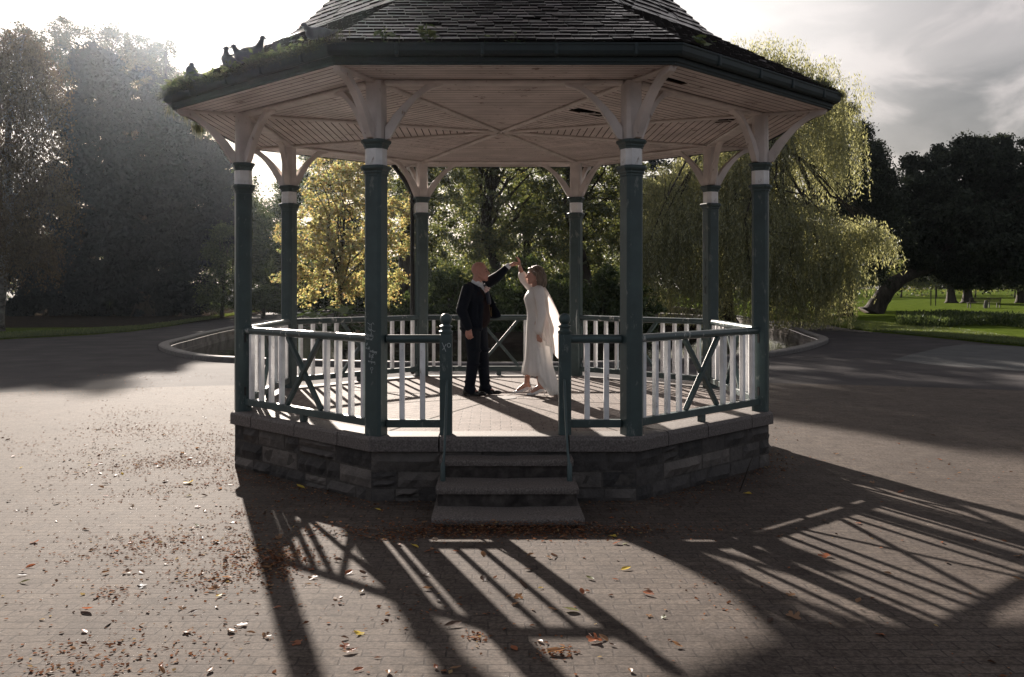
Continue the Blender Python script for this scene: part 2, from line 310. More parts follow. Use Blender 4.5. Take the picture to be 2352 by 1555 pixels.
def water():
    m = bpy.data.materials.new('pond_water'); m.use_nodes = True; nt = m.node_tree; L = nt.links.new; b = nt.nodes['Principled BSDF']
    b.inputs['Base Color'].default_value = (.012,.014,.008,1); b.inputs['Roughness'].default_value = .06; b.inputs['IOR'].default_value = 1.33
    tc = N(nt, 'ShaderNodeTexCoord'); nz = N(nt, 'ShaderNodeTexNoise', inp={'Scale': 2.2, 'Detail': 3.0}); L(tc.outputs['Object'], nz.inputs['Vector'])
    bp = N(nt, 'ShaderNodeBump', inp={'Strength': .12, 'Distance': .05}); L(nz.outputs['Fac'], bp.inputs['Height']); L(bp.outputs[0], b.inputs['Normal'])
    sheet('water', offset(POND, -.40), -.36, m)
water()
# island in the pond that carries the middle trees
isl = []
for kk in range(40):
    a = 2*PI*kk/40; r = 1+.08*math.sin(3*a+1)+.04*math.sin(7*a)
    isl.append((1.2+9.2*r*math.cos(a), 35+11.5*r*math.sin(a)))
mb = MB(); n = len(isl)
rings = [(1.0, -.75), (.985, -.2), (.95, .02), (.8, .22), (.4, .32)]
mb.v = [(1.2+(x-1.2)*s, 35+(y-35)*s, z) for s, z in rings for x, y in isl]
mb.f = [[i*n+q, i*n+(q+1)%n, (i+1)*n+(q+1)%n, (i+1)*n+q] for i in range(len(rings)-1) for q in range(n)]+[[(len(rings)-1)*n+q for q in range(n)]]; mb.mi = [0]*len(mb.f)
tag(mb.build('island', M['soil'], smooth=True), kind='structure')
# ------------------------------------------------------------------ bandstand
FZ = .627; RC = 3.2; CEIL = 4.02; C8 = math.cos(PI/8); T8 = math.tan(PI/8)
BS = empty('bandstand'); tag(BS, 'octagonal park bandstand with green columns, white balusters and a tiled roof', 'bandstand')
def octv(ap, z): return [Vector((ap/C8*math.cos(rad(-67.5+45*k)), ap/C8*math.sin(rad(-67.5+45*k)), z)) for k in range(8)]
def sector(k):
    a = rad(-90+45*k); return Vector((math.cos(a), math.sin(a), 0)), Vector((-math.sin(a), math.cos(a), 0))
def oct_sweep(prof, closed=False):
    """profile of (apothem, z) swept round the octagon"""
    mb = MB(); rings = [octv(a, z) for a, z in prof]; m = len(rings)
    mb.v = [tuple(v) for r in rings for v in r]
    for i in range(m if closed else m-1):
        j = (i+1) % m
        for q in range(8): mb.f.append([i*8+q, i*8+(q+1) % 8, j*8+(q+1) % 8, j*8+q]); mb.mi.append(0)
    return mb
PAP = 3.322*C8                                     # plinth wall apothem
# wall core and stones
core = oct_sweep([(PAP-.03, -.05), (PAP-.03, .5)]).build('plinth_wall', M['mortar'], BS)
st = MB()
for kq in range(8):
    nrm, tan = sector(kq); half = PAP*T8; z = -.04
    R3 = Matrix((tan, nrm, Vector((0,0,1)))).transposed()
    heights = [random.uniform(.14,.22) for _ in range(3)]; sc_ = (.49+.04)/sum(heights)
    for h in heights:
        h *= sc_; u = -half
        while u < half-.02:
            w = random.uniform(.2,.7); w = min(w, half-u)
            if half-u-w < .14: w = half-u
            if random.random() < .12 and h > .15: parts = [(z, h*.5), (z+h*.5, h*.5)]
            else: parts = [(z, h)]
            for zz, hh in parts:
                dpt = random.uniform(.004, .045); g = .009; nx, ny = max(2, int(w/.07)), max(2, int(hh/.07))
                vs = []; fs = []
                for j in range(ny+1):
                    for i in range(nx+1):
                        a, b = i/nx, j/ny; edge = min(a, 1-a)*w < .012 or min(b, 1-b)*hh < .012
                        dd = (PAP-.028) if edge else PAP-.03+dpt+random.uniform(-.014,.016)
                        p = tan*(u+g+(w-2*g)*a+(0 if edge else random.uniform(-.006,.006)))+nrm*dd; p.z = zz+g+(hh-2*g)*b
                        lim = (dd)*T8-.001; tt = p.dot(tan)
                        if abs(tt) > lim: p -= tan*(tt-math.copysign(lim, tt))
                        vs.append(p)
                for j in range(ny):
                    for i in range(nx): q = j*(nx+1)+i; fs.append((q, q+1, q+nx+2, q+nx+1))
                st.add(vs, fs)
            u += w
        z += h
st.build('rubble_stonework', M['rubble'], core, smooth=False)
# granite coping stones
cp = MB(); CAP0, CAP1 = 3.337*C8, 2.98*C8
for kq in range(8):
    nrm, tan = sector(kq); half = CAP0*T8; cuts = [-half, -half*.62+random.uniform(-.05,.05), random.uniform(-.08,.08), half*.6+random.uniform(-.05,.05), half]
    if kq == 0: cuts = [-half, -.615, .615, half]
    for i in range(len(cuts)-1):
        a, b = cuts[i]+(.007 if i else 0), cuts[i+1]-(.007 if i < len(cuts)-2 else 0); ss = CAP1/CAP0
        a2 = a*ss if i == 0 else a; b2 = b*ss if i == len(cuts)-2 else b; dz = random.uniform(-.002,.003)
        prof = [(0, FZ-.145), (.006, FZ-.14), (.006, FZ-.035), (-.004, FZ-.014), (-.024, FZ-.003+dz), (-.06, FZ+dz)]
        vs = []; fs = []
        for o_, zz in prof:
            f0 = (CAP0+o_)/CAP0
            aa, bb = (a*f0 if i == 0 else a), (b*f0 if i == len(cuts)-2 else b)
            for t_ in (aa, bb): p = tan*t_+nrm*(CAP0+o_); p.z = zz; vs.append(p)
        for t_ in (a2, b2): p = tan*t_+nrm*CAP1; p.z = FZ+dz; vs.append(p)
        for t_ in (a2, b2): p = tan*t_+nrm*CAP1; p.z = FZ-.145; vs.append(p)
        m_ = len(vs)//2
        for q in range(m_): q2 = (q+1) % m_; fs.append((2*q, 2*q+1, 2*q2+1, 2*q2))
        fs += [tuple(2*q for q in range(m_))[::-1], tuple(2*q+1 for q in range(m_))]
        cp.add(vs, fs)
cp.build('coping', M['granite'], BS)
# floor of bricks laid in eight sectors
def floor():
    me = bpy.data.meshes.new('floor'); ring = octv(CAP1+.002, FZ-.001); vs = [(0,0,FZ-.001)]+[tuple(v) for v in ring]
    fs = [(0, 1+(k-1) % 8, 1+k) for k in range(8)]
    me.from_pydata(vs, [], fs); uv = me.uv_layers.new(name='UVMap')
    for fi, p in enumerate(me.polygons):
        nrm, tan = sector(fi)
        for li in p.loop_indices:
            v = Vector(vs[me.loops[li].vertex_index]); uv.data[li].uv = (v.dot(tan)+5+fi*.07, v.dot(nrm)+.02)
    me.update(); f = link('floor', me, M['floorbrick'], BS)
    MB().lathe([(.21,FZ-.02),(.21,FZ+.003),(.20,FZ+.006)], n=32).build('centre_slab', M['granite'], f)
    j = MB()
    for k in range(8):
        v = octv(CAP1, FZ)[k]; j.bar((v.x*.08, v.y*.08, FZ-.0005), (v.x*.98, v.y*.98, FZ-.0005), .022, .004)
    j.build('radial_joint', M['mortar'], f)
floor()
# steps
M['riser'] = mat('shaded_riser_stone', [(.3, (.022, .019, .018)), (.5, (.05, .043, .04)), (.72, (.10, .088, .08))], 9, .85, .6, 60, detail=12, spec=.15, bdist=.008)  # darker than the treads: dirt plus the risers' shade painted into the stone
zt = [(.455, 8.665), (.29, 8.24), (.125, 7.83)]; prev = 8.93
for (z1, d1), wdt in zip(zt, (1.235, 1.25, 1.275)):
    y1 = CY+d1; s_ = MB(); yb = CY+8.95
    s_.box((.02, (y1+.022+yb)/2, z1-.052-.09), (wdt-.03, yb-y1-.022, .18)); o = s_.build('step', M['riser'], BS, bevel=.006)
    t_ = MB(); nx2 = 14; vs = []; fs = []                        # tread slab with a worn, rounded nosing
    prof = [(0,-.058),(-.004,-.030),(.002,-.010),(.016,-.001),(.05,.0),(yb-y1,.0),(yb-y1,-.058)]
    for i in range(nx2+1):
        x = .02-wdt/2+wdt*i/nx2; wear = .010*math.exp(-((x-.02)/.32)**2)*random.uniform(.7,1.2)
        for j, (yy, zz) in enumerate(prof): vs.append((x, y1+yy+(random.uniform(-.003,.003) if j < 4 else 0), z1+zz-(wear if 1 < j < 6 else 0)))
    m_ = len(prof)
    for i in range(nx2):
        for j in range(m_): j2 = (j+1) % m_; fs.append((i*m_+j, i*m_+j2, (i+1)*m_+j2, (i+1)*m_+j))
    fs += [tuple(range(m_))[::-1], tuple(nx2*m_+j for j in range(m_))]
    t_.add(vs, fs).build('tread', M['step'], o, auto=50)
# column prototype at angle 0 (radial +X), origin at its foot
def chamfer_sq(w, c):
    h = w/2; return [(h,-h+c),(h,h-c),(h-c,h),(-h+c,h),(-h,h-c),(-h,-h+c),(-h+c,-h),(h-c,-h)]
def col_proto():
    mb = MB(); sq = chamfer_sq(.178, .026)
    mb.lathe([(1.0,-.004),(1.0,2.476)], poly=sq)
    c = mb.build('column', M['green'], BS, bevel=.003)
    def collar(z, h, name='collar'):
        b = MB(); u = [(x/.178, y/.178) for x, y in chamfer_sq(.178,.03)]
        b.lathe([(.188, z), (.188, z+h*.18), (.205, z+h*.3), (.205, z+h*.45), (.235, z+h*.62), (.245, z+h*.75), (.245, z+h*.9), (.225, z+h)], poly=u); b.build(name, M['green'], c, bevel=.002)
    collar(2.476, .10); collar(2.735, .088)
    MB().lathe([(1.0,2.576),(1.0,2.735)], poly=chamfer_sq(.185,.045)).build('band', M['white'], c)
    MB().lathe([(1.0,2.823),(1.02,2.95),(.98,3.385)], poly=chamfer_sq(.168,.03)).build('post', M['cream'], c)
    lower = [(.088,.0),(.135,.012),(.165,.06),(.207,.135),(.245,.20),(.291,.268),(.35,.345),(.419,.415),(.49,.468),(.55,.496),(.60,.505),(.635,.522),(.648,.548),(.635,.572)]
    upper = [(.53,.572),(.485,.535),(.41,.475),(.325,.405),(.235,.315),(.163,.235),(.122,.17),(.088,.12)]
    prof = lower+upper
    def bracket(d, s=1.0, sv=1.0):
        b = MB(); n = len(prof); d = Vector(d).normalized(); q = Vector((-d.y, d.x, 0)); th = .036; vs = []
        for sg in (-1, 1):
            for u, v in prof: vs.append(d*(.088+(u-.088)*s)+q*(sg*th)+Vector((0,0,2.823+v*sv)))
        b.add(vs, [tuple(range(n))[::-1], tuple(n+i for i in range(n))]+[(i,(i+1)%n,n+(i+1)%n,n+i) for i in range(n)])
        bmx = b.build('bracket', M['cream'], c, bevel=.004); 
    bracket((1,0,0), 1.12); bracket((-.3827,.9239,0)); bracket((-.3827,-.9239,0))
    return c
COLS = []
c0 = col_proto()
for k in range(8):
    a = rad(-67.5+45*k); c = c0 if k == 0 else dup(c0, BS)
    c.location = (RC*math.cos(a), RC*math.sin(a), FZ); c.rotation_euler = (0,0,a); COLS.append(c)
# ceiling boards
M['board_edge'] = mat('shaded_board_edge', [(.3,(.06,.042,.035)),(.7,(.14,.10,.085))], 8, .9, .2)  # darkened board sides: shade of the grooves, plus dirt, put into the colour
cb = MB(); holes = []
for (px, py, hl, hw) in ((1350,258,.62,.10),(1553,187,.42,.055),(1665,277,.40,.075),(1228,256,.12,.03),(1690,205,.10,.04)):
    p = P(px, py, FPX*(CEIL-CZ)/(HY-py)); holes.append((p.x, p.y, hl, hw))
AO = 3.955*C8; bwid = .088
for k in range(8):
    nrm, tan = sector(k); u = .03
    while u < AO-.01:
        u1 = min(u+bwid, AO); g = .006; spans = [(-1.0, 1.0)]; uc = (u+u1)/2; hw_ = uc*T8
        for hx, hy, hl, hwid in holes:
            hp = Vector((hx, hy, 0)); hu, hv = hp.dot(nrm), hp.dot(tan)
            if abs(math.atan2(hv, hu)) > PI/8 or abs(uc-hu) > hwid: continue
            sh = hl*(1-.6*(abs(uc-hu)/hwid)**2)*random.uniform(.75,1.1)/2; a_, b_ = (hv-sh)/hw_, (hv+sh)/hw_
            spans = [(s0, min(s1, a_)) for s0, s1 in spans if s0 < a_]+[(max(s0, b_), s1) for s0, s1 in spans if s1 > b_]
        for s0, s1 in spans:
            vs = []; dz = random.uniform(0,.0015); ja = [random.uniform(-.04,.04) if abs(s) < .999 else 0 for s in (s0, s1, s1, s0)]
            for zz, ins in ((0, 0), (.012, 0)):
                for (uu, s), jj in zip(((u+g, s0), (u+g, s1), (u1-g, s1), (u1-g, s0)), ja):
                    lim = uu*T8; p = nrm*uu+tan*(s*lim+jj); p.z = CEIL+zz+dz; vs.append(p)
            cb.cur = 0; cb.add(vs, [(0,1,2,3),(7,6,5,4)]); cb.cur = 1; cb.f += [[len(cb.v)-8+i for i in f] for f in ((0,4,5,1),(1,5,6,2),(2,6,7,3),(3,7,4,0))]; cb.mi += [1]*4
        u = u1
ceil = cb.build('ceiling', [M['ceil'], M['board_edge']], BS)
for (hx, hy, hl, hw_), n_ in zip(holes, (4, 2, 2, 0, 0)):          # broken board ends hanging at the holes
    for _ in range(n_):
        a = Vector((hx+random.uniform(-.25,.25), hy+random.uniform(-.08,.08), CEIL-.004)); MB().bar(a, a+Vector((random.uniform(-.25,.25), random.uniform(-.05,.05), random.uniform(-.05,-.01))), .03, .006).build('broken_board', M['cream'], ceil)
rib = MB()
for s in (-.02, .02): rib.tube([(.06,s,CEIL-.014),(3.12,s,CEIL-.014)], .018, 8)
rib.tube([(3.26,-.02,CEIL-.014),(3.92,-.02,CEIL-.014)], .018, 8).tube([(3.26,.02,CEIL-.014),(3.92,.02,CEIL-.014)], .018, 8)
r0 = rib.build('ceiling_rib', M['cream'], BS, auto=50)
be = MB(); L_ = RC*math.sin(PI/8); ap = RC*C8
be.box((ap, 0, CEIL-.018), (.11, 2*L_-.17, .036)); be.tube([(ap-.062,-L_+.09,CEIL-.02),(ap-.062,L_-.09,CEIL-.02)], .014, 6).tube([(ap+.062,-L_+.09,CEIL-.02),(ap+.062,L_-.09,CEIL-.02)], .014, 6)
b0 = be.build('ring_beam', M['cream'], BS)
for k in range(8):
    r_ = r0 if k == 0 else dup(r0, BS); r_.rotation_euler = (0,0,rad(-67.5+45*k))
    b_ = b0 if k == 0 else dup(b0, BS); b_.rotation_euler = (0,0,rad(-90+45*k))
# fascia and gutter
M['gutter'] = paint('gutter_paint', (.011,.024,.027), (.035,.045,.04), .33, .62)
FA = 3.968*C8
oct_sweep([(FA-.03,4.011),(FA,4.011),(FA,4.03),(FA+.012,4.035),(FA+.012,4.075),(FA+.002,4.08),(FA+.002,4.15),(FA-.03,4.15)], True).build('fascia', M['gutter'], BS, bevel=.003)
gp = [(FA+.006,4.165),(FA+.006,4.10),(FA+.02,4.082),(FA+.05,4.075),(FA+.075,4.088),(FA+.088,4.115),(FA+.09,4.16),(FA+.098,4.17),(FA+.098,4.182),(FA+.084,4.182),(FA+.08,4.12),(FA+.05,4.09),(FA+.02,4.10)]
gut = oct_sweep(gp, True).build('gutter', M['gutter'], BS)
gj0 = MB().box((0,0,0), (.035,.106,.108)).build('gutter_joint', M['gutter'], gut, bevel=.01); first = True
for k in range(8):
    nrm, tan = sector(k)
    for t_ in (-.95, -.2, .45, 1.15):
        q_ = gj0 if first else dup(gj0, gut); first = False
        q_.location = tan*t_+nrm*(FA+.048)+Vector((0,0,4.131)); q_.rotation_euler = (0,0,math.atan2(tan.y, tan.x))
# roof: boarding under rows of separate tiles, flared at the eaves
EA, EZ, BA, BZ, TZ = 4.02*C8, 4.185, 2.66*C8, 4.93, 7.55
roof = oct_sweep([(FA-.02, 4.15), (EA-.02, EZ-.03), (BA, BZ-.03), (.02, TZ-.03)]).build('roof', M['void'], BS)
tl = MB(); s1 = math.hypot(EA-BA, BZ-EZ); s2 = math.hypot(BA, TZ-BZ); row = .105
for k in range(8):
    nrm, tan = sector(k); s = -.02; j = 0
    while s < s1+s2-.12:
        def at(q):
            if q <= s1: t_ = q/s1; return EA+(BA-EA)*t_, EZ+(BZ-EZ)*t_
            t_ = (q-s1)/s2; return BA*(1-t_), BZ+(TZ-BZ)*t_
        a0, z0 = at(s); a1, z1 = at(s+row*1.9); half = a0*T8; wd = .168; u = -half-wd*(.5 if j % 2 else 0)-random.uniform(0,.03)
        while u < half:
            w = wd*random.uniform(.96,1.03)
            if random.random() > .012 and u+w > -half and u < half:
                lift_ = random.uniform(0,.010)*random.choice((.4,1,1.4)); sk = random.uniform(-.006,.006); th = .02; vs = []
                ua, ub = u+.003, u+w-.003
                for (aa, zz, up) in ((a0, z0, .027+lift_), (a1, z1, .0)):
                    for q in (ua, ub):
                        lim = aa*T8+.004; qq = max(-lim, min(lim, q)); p = nrm*(aa+(sk*.6 if up else 0)); p += tan*qq; p.z = zz+up+(sk*.3 if up and q == ua else 0); vs.append(p)
                top = [Vector(v)+Vector((0,0,th)) for v in vs]
                if (vs[0]-vs[1]).length > .012: (tl.add(vs+top, [(0,1,3,2)[::-1],(4,5,7,6),(0,1,5,4),(1,3,7,5),(3,2,6,7),(2,0,4,6)]), tl.mi.__setitem__(len(tl.mi)-4, 1))
            u += w
        s += row*random.uniform(.98,1.02); j += 1
M['tile'] = mat('roof_tiles', [(.15,(.022,.020,.021)),(.40,(.056,.047,.047)),(.62,(.105,.083,.079)),(.8,(.17,.14,.135)),(.95,(.25,.235,.235))], 6, .3, .3, 30, bdist=.003, island=.75, spec=.9)
M['tile_edge'] = mat('shaded_tile_edge', [(.3,(.006,.005,.005)),(.7,(.020,.016,.015))], 20, .9, .2, spec=.1)  # near-black tile tails, shade between the courses put into the colour
tl.build('roof_tiles', [M['tile'], M['tile_edge']], roof)
# railings
def rail_mesh(y0, y1, name, par, m, along_x=False):
    prof = [(.044*math.cos(t), .917+.042*math.sin(t)) for t in [rad(x) for x in range(0,360,24)]]
    b = MB(); n = len(prof); vs = [(x, y0, z) for x, z in prof]+[(x, y1, z) for x, z in prof]
    if along_x: vs = [(y, -x, z) for x, y, z in vs]
    b.add(vs, [tuple(range(n))[::-1], tuple(n+i for i in range(n))]+[(i,(i+1)%n,n+(i+1)%n,n+i) for i in range(n)])
    return b.build(name, m, par, auto=50)
def panel(m_rail):
    e = empty('railing', (ap*math.cos(0), 0, FZ), 0, BS); h = L_-.085
    rail_mesh(-h, h, 'top_rail', e, m_rail)
    MB().box((0,0,.108), (.07, 2*h, .075)).build('bottom_rail', M['green'], e, bevel=.006)
    MB().box((0,.0,.036), (.06,.07,.072)).build('foot_block', M['green'], e, bevel=.004)
    for i in range(4):
        for sg in (-1, 1):
            y = sg*(h-.105-.205*i); MB().box((0,y,.512), (.05,.05,.735)).build('baluster', M['white'], e, bevel=.007)
    xb = MB(); w = .31
    xb.bar((.006,-w,.15),(.006,w,.88), .045, .045, (1,0,0)).bar((-.006,w,.15),(-.006,-w,.88), .045, .045, (1,0,0)); xb.build('cross_brace', M['green'], e, bevel=.004)
    for sg in (-1, 1):
        for z in (.23, .83): MB().box((.0, sg*(h+.004), z), (.07,.02,.10)).build('fixing_plate', M['iron'], e, bevel=.003)
    return e
p0 = panel(M['green']); 
for i, k in enumerate((1,2,3,4,5,6,7)):
    e = p0 if i == 0 else dup(p0, BS); a = rad(-90+45*k); e.location = (ap*math.cos(a), ap*math.sin(a), FZ); e.rotation_euler = (0,0,a)
    if k in (1, 2):
        for ch in e.children:
            if ch.name.startswith('top_rail'):
                ch.data = ch.data.copy(); ch.data.materials[0] = M['green_worn']; ch['label'] = 'top rail with white paint flaking through the green'
# short front panels with newel posts and iron handrails
for sg, nx_ in ((-1, -.553), (1, .585)):
    e = empty('railing', (0, -ap, FZ), 0, BS); x0 = sg*(L_-.10); x1 = nx_-sg*.0
    a_, b_ = sorted((x0, nx_+sg*.055))
    rail_mesh(a_, b_, 'top_rail', e, M['green'], True)
    MB().box(((a_+b_)/2,0,.108), (b_-a_,.07,.075)).build('bottom_rail', M['green'], e, bevel=.006)
    for t_ in (.29, .67): MB().box((x0+(nx_+sg*.055-x0)*t_,0,.512), (.05,.05,.735)).build('baluster', M['white'], e, bevel=.007)
    nw = MB(); nw.box((nx_,0,.48), (.118,.118,.965)); post = nw.build('newel_post', M['green'], BS, bevel=.008); post.location = (0,-ap,FZ)
    cp_ = MB(); cp_.lathe([(.060,.962),(.066,.975),(.066,.992),(.050,1.0),(.048,1.02),(.062,1.03),(.062,1.042),(.04,1.052),(.036,1.062)]+[(max(.002,.058*math.cos(t)),1.106+.058*math.sin(t)) for t in [rad(x) for x in range(-50,91,14)]], (nx_,0,0), 20)
    cp_.build('finial', M['green'], post, auto=40)
    hr = MB(); hx = nx_-sg*.012
    hr.tube([(hx,-.06,.50),(hx,-.085,.53),(hx,-.11,.50),(hx+sg*.004,-.25,.18),(hx+sg*.008,-.42,-.10),(hx+sg*.014,-.50,-.20),(hx+sg*.016,-.52,-.335)], [.012,.013,.013,.012,.012,.014,.014], 8)
    hr.tube([(hx+sg*.016,-.505,-.175),(hx+sg*.016,-.52,-.20),(hx+sg*.016,-.52,-.337)], [.014,.024,.024], 8)
    h_ = hr.build('handrail', M['green'], post, auto=50)
    if sg < 0:
        gx = MB(); X0 = nx_; yy = -.0605
        def stroke(pts, r=.0035):
            gx.tube([(X0+x, yy, z) for x, z in pts], r, 5)
        stroke([(-.035,.885),(.0,.80)]); stroke([(.004,.872),(-.03,.815)]); stroke([(.03+.016*math.cos(t),.86+.02*math.sin(t)) for t in [rad(x) for x in range(0,361,30)]])
        gx.build('graffiti', M['stroke'], post)
# downpipe and wiring at the rear left column
a = rad(-67.5+45*4); px_, py_ = RC*math.cos(a)-.15, RC*math.sin(a)+.06
dp = MB(); dp.tube([(px_-.36,py_+.42,4.08),(px_-.33,py_+.38,4.0),(px_-.05,py_+.05,3.62),(px_,py_,3.5),(px_,py_,.72),(px_,py_+.06,.66)], .038, 10); dp.build('downpipe', M['iron'], BS, auto=40)
# writing on the front left column (index 7 at angle 247.5) and marks on the rear ones
def strokes(col, lines, face, r=.0028, name='graffiti', m=None):
    """lines of (u, z) on the flat face whose outward local direction is FACE; u runs to the right seen from outside"""
    f = Vector(face); u_ = Vector((-f.y, f.x, 0)); g = MB()
    for ln in lines: g.tube([f*.0895+u_*u+Vector((0,0,z)) for u, z in ln], r, 5)
    o = g.build(name, m or M['stroke'], col); return o
def word(x, z, n, w, h, seed):
    rr = random.Random(seed); out = []; cx = x
    for i in range(n):
        cw = w*rr.uniform(.7,1.1); q = rr.randrange(5); b = [(0,0),(0,1)]
        if q == 0: L1 = [[(0,0),(0,1),(.7,.9),(.6,.55),(0,.5),(.8,0)]]
        elif q == 1: L1 = [[(0,.6),(.1,0),(.6,.1),(.7,.6),(.75,0)]]
        elif q == 2: L1 = [[(0,0),(.05,.65),(.4,.6),(.5,0)]]
        elif q == 3: L1 = [[(.7,.6),(.1,.6),(0,.2),(.5,.05),(.7,.5),(.7,-.4),(.2,-.5)]]
        else: L1 = [[(0,.35),(.6,.4),(.5,.65),(.1,.6),(0,.2),(.6,.05)]]
        out += [[(cx+a_*cw, z+b_*h-(.10*(cx-x))) for a_, b_ in l] for l in L1]; cx += cw*1.15
    return out
FLc = COLS[7]
lines = [[(-.055,1.075),(-.02,1.06),(-.005,1.06),(-.002,1.0)],[(-.002,1.06),(.02,1.078),(.035,1.06)],[(-.045,1.03),(-.03,1.0),(-.01,1.015),(.03,.995),(.055,.998)],[(-.03,1.02),(.0,.99),(.0,.965)]]
lines += word(-.08,.95,6,.018,.03,1)+word(-.075,.915,5,.018,.026,2)+word(-.075,.865,2,.016,.022,8)+word(-.075,.825,3,.02,.026,9)
lines += word(-.02,.795,8,.013,.026,3)+word(-.03,.745,3,.022,.04,4)+word(-.04,.70,6,.015,.024,5)
lines += [[(0,.62),(-.012,.64),(-.006,.655),(.006,.645),(.012,.655),(.022,.64),(.004,.615),(.004,.595)],[(-.004,.60),(.012,.60)]]
strokes(FLc, [[(u*.8, z) for u, z in l] for l in lines], (1,0,0), .0022)
RBc = COLS[2]
strokes(RBc, [[(u*.8,z) for u, z in l] for l in ([[(-.03,2.02),(-.03,1.9),(.03,1.9)],[(-.03,1.96),(.02,1.96)],[(-.03,1.8),(0,1.68),(.03,1.8)],[(0,1.68),(0,1.6)],[(-.03,1.5),(0,1.56),(.03,1.5)],[(-.03,1.42),(.03,1.3)],[(.03,1.42),(-.03,1.3)]])], (-1,0,0), .004, 'graffiti', M['iron'])
sm = strokes(COLS[3], [[(-.02+.012*k+.01*math.sin(k),1.10-.02*k),(-.05+.012*k,.9),(-.03+.012*k,.62+.05*k)] for k in range(5)]+[[(.0,1.1),(.03,.98),(-.01,.84),(.02,.7)]], (-.7071,-.7071,0), .007, 'graffiti')
# ------------------------------------------------------------------ people
def uvs(nu=18, nv=12):
    vs = [(math.sin(PI*j/nv)*math.cos(2*PI*i/nu), math.sin(PI*j/nv)*math.sin(2*PI*i/nu), math.cos(PI*j/nv)) for j in range(nv+1) for i in range(nu)]
    fs = [(j*nu+i, (j+1)*nu+i, (j+1)*nu+(i+1) % nu, j*nu+(i+1) % nu) for j in range(nv) for i in range(nu)]
    return np.array(vs), np.array(fs)
SPV, SPF = uvs()
def organic(name, prims, voxel, m, parent, smooth=3, X=None, keep=None):
    """one continuous surface from overlapping tapered capsules ('c', p0, r0, p1, r1) and ellipsoids ('e', centre, radii, euler)"""
    V = []; F = []; n = 0
    def push(v, f):
        nonlocal n
        V.append(v); F.append(f+n); n += len(v)
    for p in prims:
        if p[0] == 'e':
            v = SPV*np.array(p[2])
            if len(p) > 3: v = v @ np.array(Matrix.Rotation(p[3][2],3,'Z') @ Matrix.Rotation(p[3][1],3,'Y') @ Matrix.Rotation(p[3][0],3,'X')).T
            push(v+np.array(p[1]), SPF)
        else:
            a, ra, b, rb = Vector(p[1]), p[2], Vector(p[3]), p[4]; d = b-a; L = max(d.length, 1e-5); d.normalize()
            x = d.cross(Vector((0,0,1)) if abs(d.z) < .9 else Vector((1,0,0))).normalized(); y = d.cross(x)
            prof = [(-ra*math.cos(t), ra*math.sin(t)) for t in np.linspace(.03, PI/2, 5)]+[(L+rb*math.sin(t), rb*math.cos(t)) for t in np.linspace(0, PI/2-.03, 5)]
            k = 14; vs = [tuple(a+d*h+(x*math.cos(2*PI*i/k)+y*math.sin(2*PI*i/k))*r) for h, r in prof for i in range(k)]
            fs = [(j*k+i, j*k+(i+1) % k, (j+1)*k+(i+1) % k, (j+1)*k+i) for j in range(len(prof)-1) for i in range(k)]
            nv = len(vs); vs += [tuple(a+d*prof[0][0]), tuple(a+d*prof[-1][0])]
            fs += [(nv, (i+1) % k, i, i) for i in range(k)]+[(nv+1, (len(prof)-1)*k+i, (len(prof)-1)*k+(i+1) % k, (len(prof)-1)*k+(i+1) % k) for i in range(k)]
            push(np.array(vs), np.array(fs))
    V = np.concatenate(V); F = np.concatenate(F)
    if X: V = V @ np.array(X.to_3x3()).T+np.array(X.translation)
    me = bpy.data.meshes.new(name); me.from_pydata(V.tolist(), [], [tuple(dict.fromkeys(f)) for f in F.tolist()]); me.update()
    t = bpy.data.objects.new(name, me); COL.objects.link(t)
    r = t.modifiers.new('r', 'REMESH'); r.mode = 'VOXEL'; r.voxel_size = voxel
    if smooth: q = t.modifiers.new('s', 'SMOOTH'); q.factor = .5; q.iterations = smooth
    dg = bpy.context.evaluated_depsgraph_get(); out = bpy.data.meshes.new_from_object(t.evaluated_get(dg))
    bpy.data.objects.remove(t); bpy.data.meshes.remove(me); out.name = name
    out.polygons.foreach_set('use_smooth', [True]*len(out.polygons))
    out.materials.clear(); return link(name, out, m, parent)
def hand(w, d, n, thumb, curl=(.35,.4,.45,.5), s=1.0, splay=.06):
    """palm and five fingers. w wrist, d direction of the palm, n the way the palm faces, thumb = +1/-1 side"""
    w, d, n = Vector(w), Vector(d).normalized(), Vector(n); n = (n-d*n.dot(d)).normalized(); x = d.cross(n)*thumb; out = []
    for i, (off, ln) in enumerate(((.030,.072),(.010,.080),(-.010,.075),(-.029,.060))):
        base = w+(d*.088+x*off)*s; out.append(('c', w+(d*.008+x*off*.6)*s, .0155*s, base, .0115*s))
        dd = (d+x*off*splay*20).normalized(); p = base; c = curl[i]
        for q, (f, r) in enumerate(((.46,.0092),(.30,.0082),(.24,.0072))):
            dd = (Matrix.Rotation(-c*(1 if q else .8)*thumb, 3, x) @ dd) if (Matrix.Rotation(-c*thumb, 3, x) @ dd).dot(n) > (Matrix.Rotation(c*thumb, 3, x) @ dd).dot(n) else (Matrix.Rotation(c*(1 if q else .8)*thumb, 3, x) @ dd)
            e = p+dd*ln*f*s; out.append(('c', p, r*s, e, (r-.0008)*s)); p = e
    t0 = w+(d*.022+x*.022)*s; t1 = t0+(d*.034+x*.026+n*.014)*s; t2 = t1+(d*.032+x*.006+n*.012)*s; t3 = t2+(d*.022-x*.004+n*.006)*s
    out += [('c', t0, .015*s, t1, .0115*s), ('c', t1, .011*s, t2, .0095*s), ('c', t2, .0095*s, t3, .008*s)]
    return out
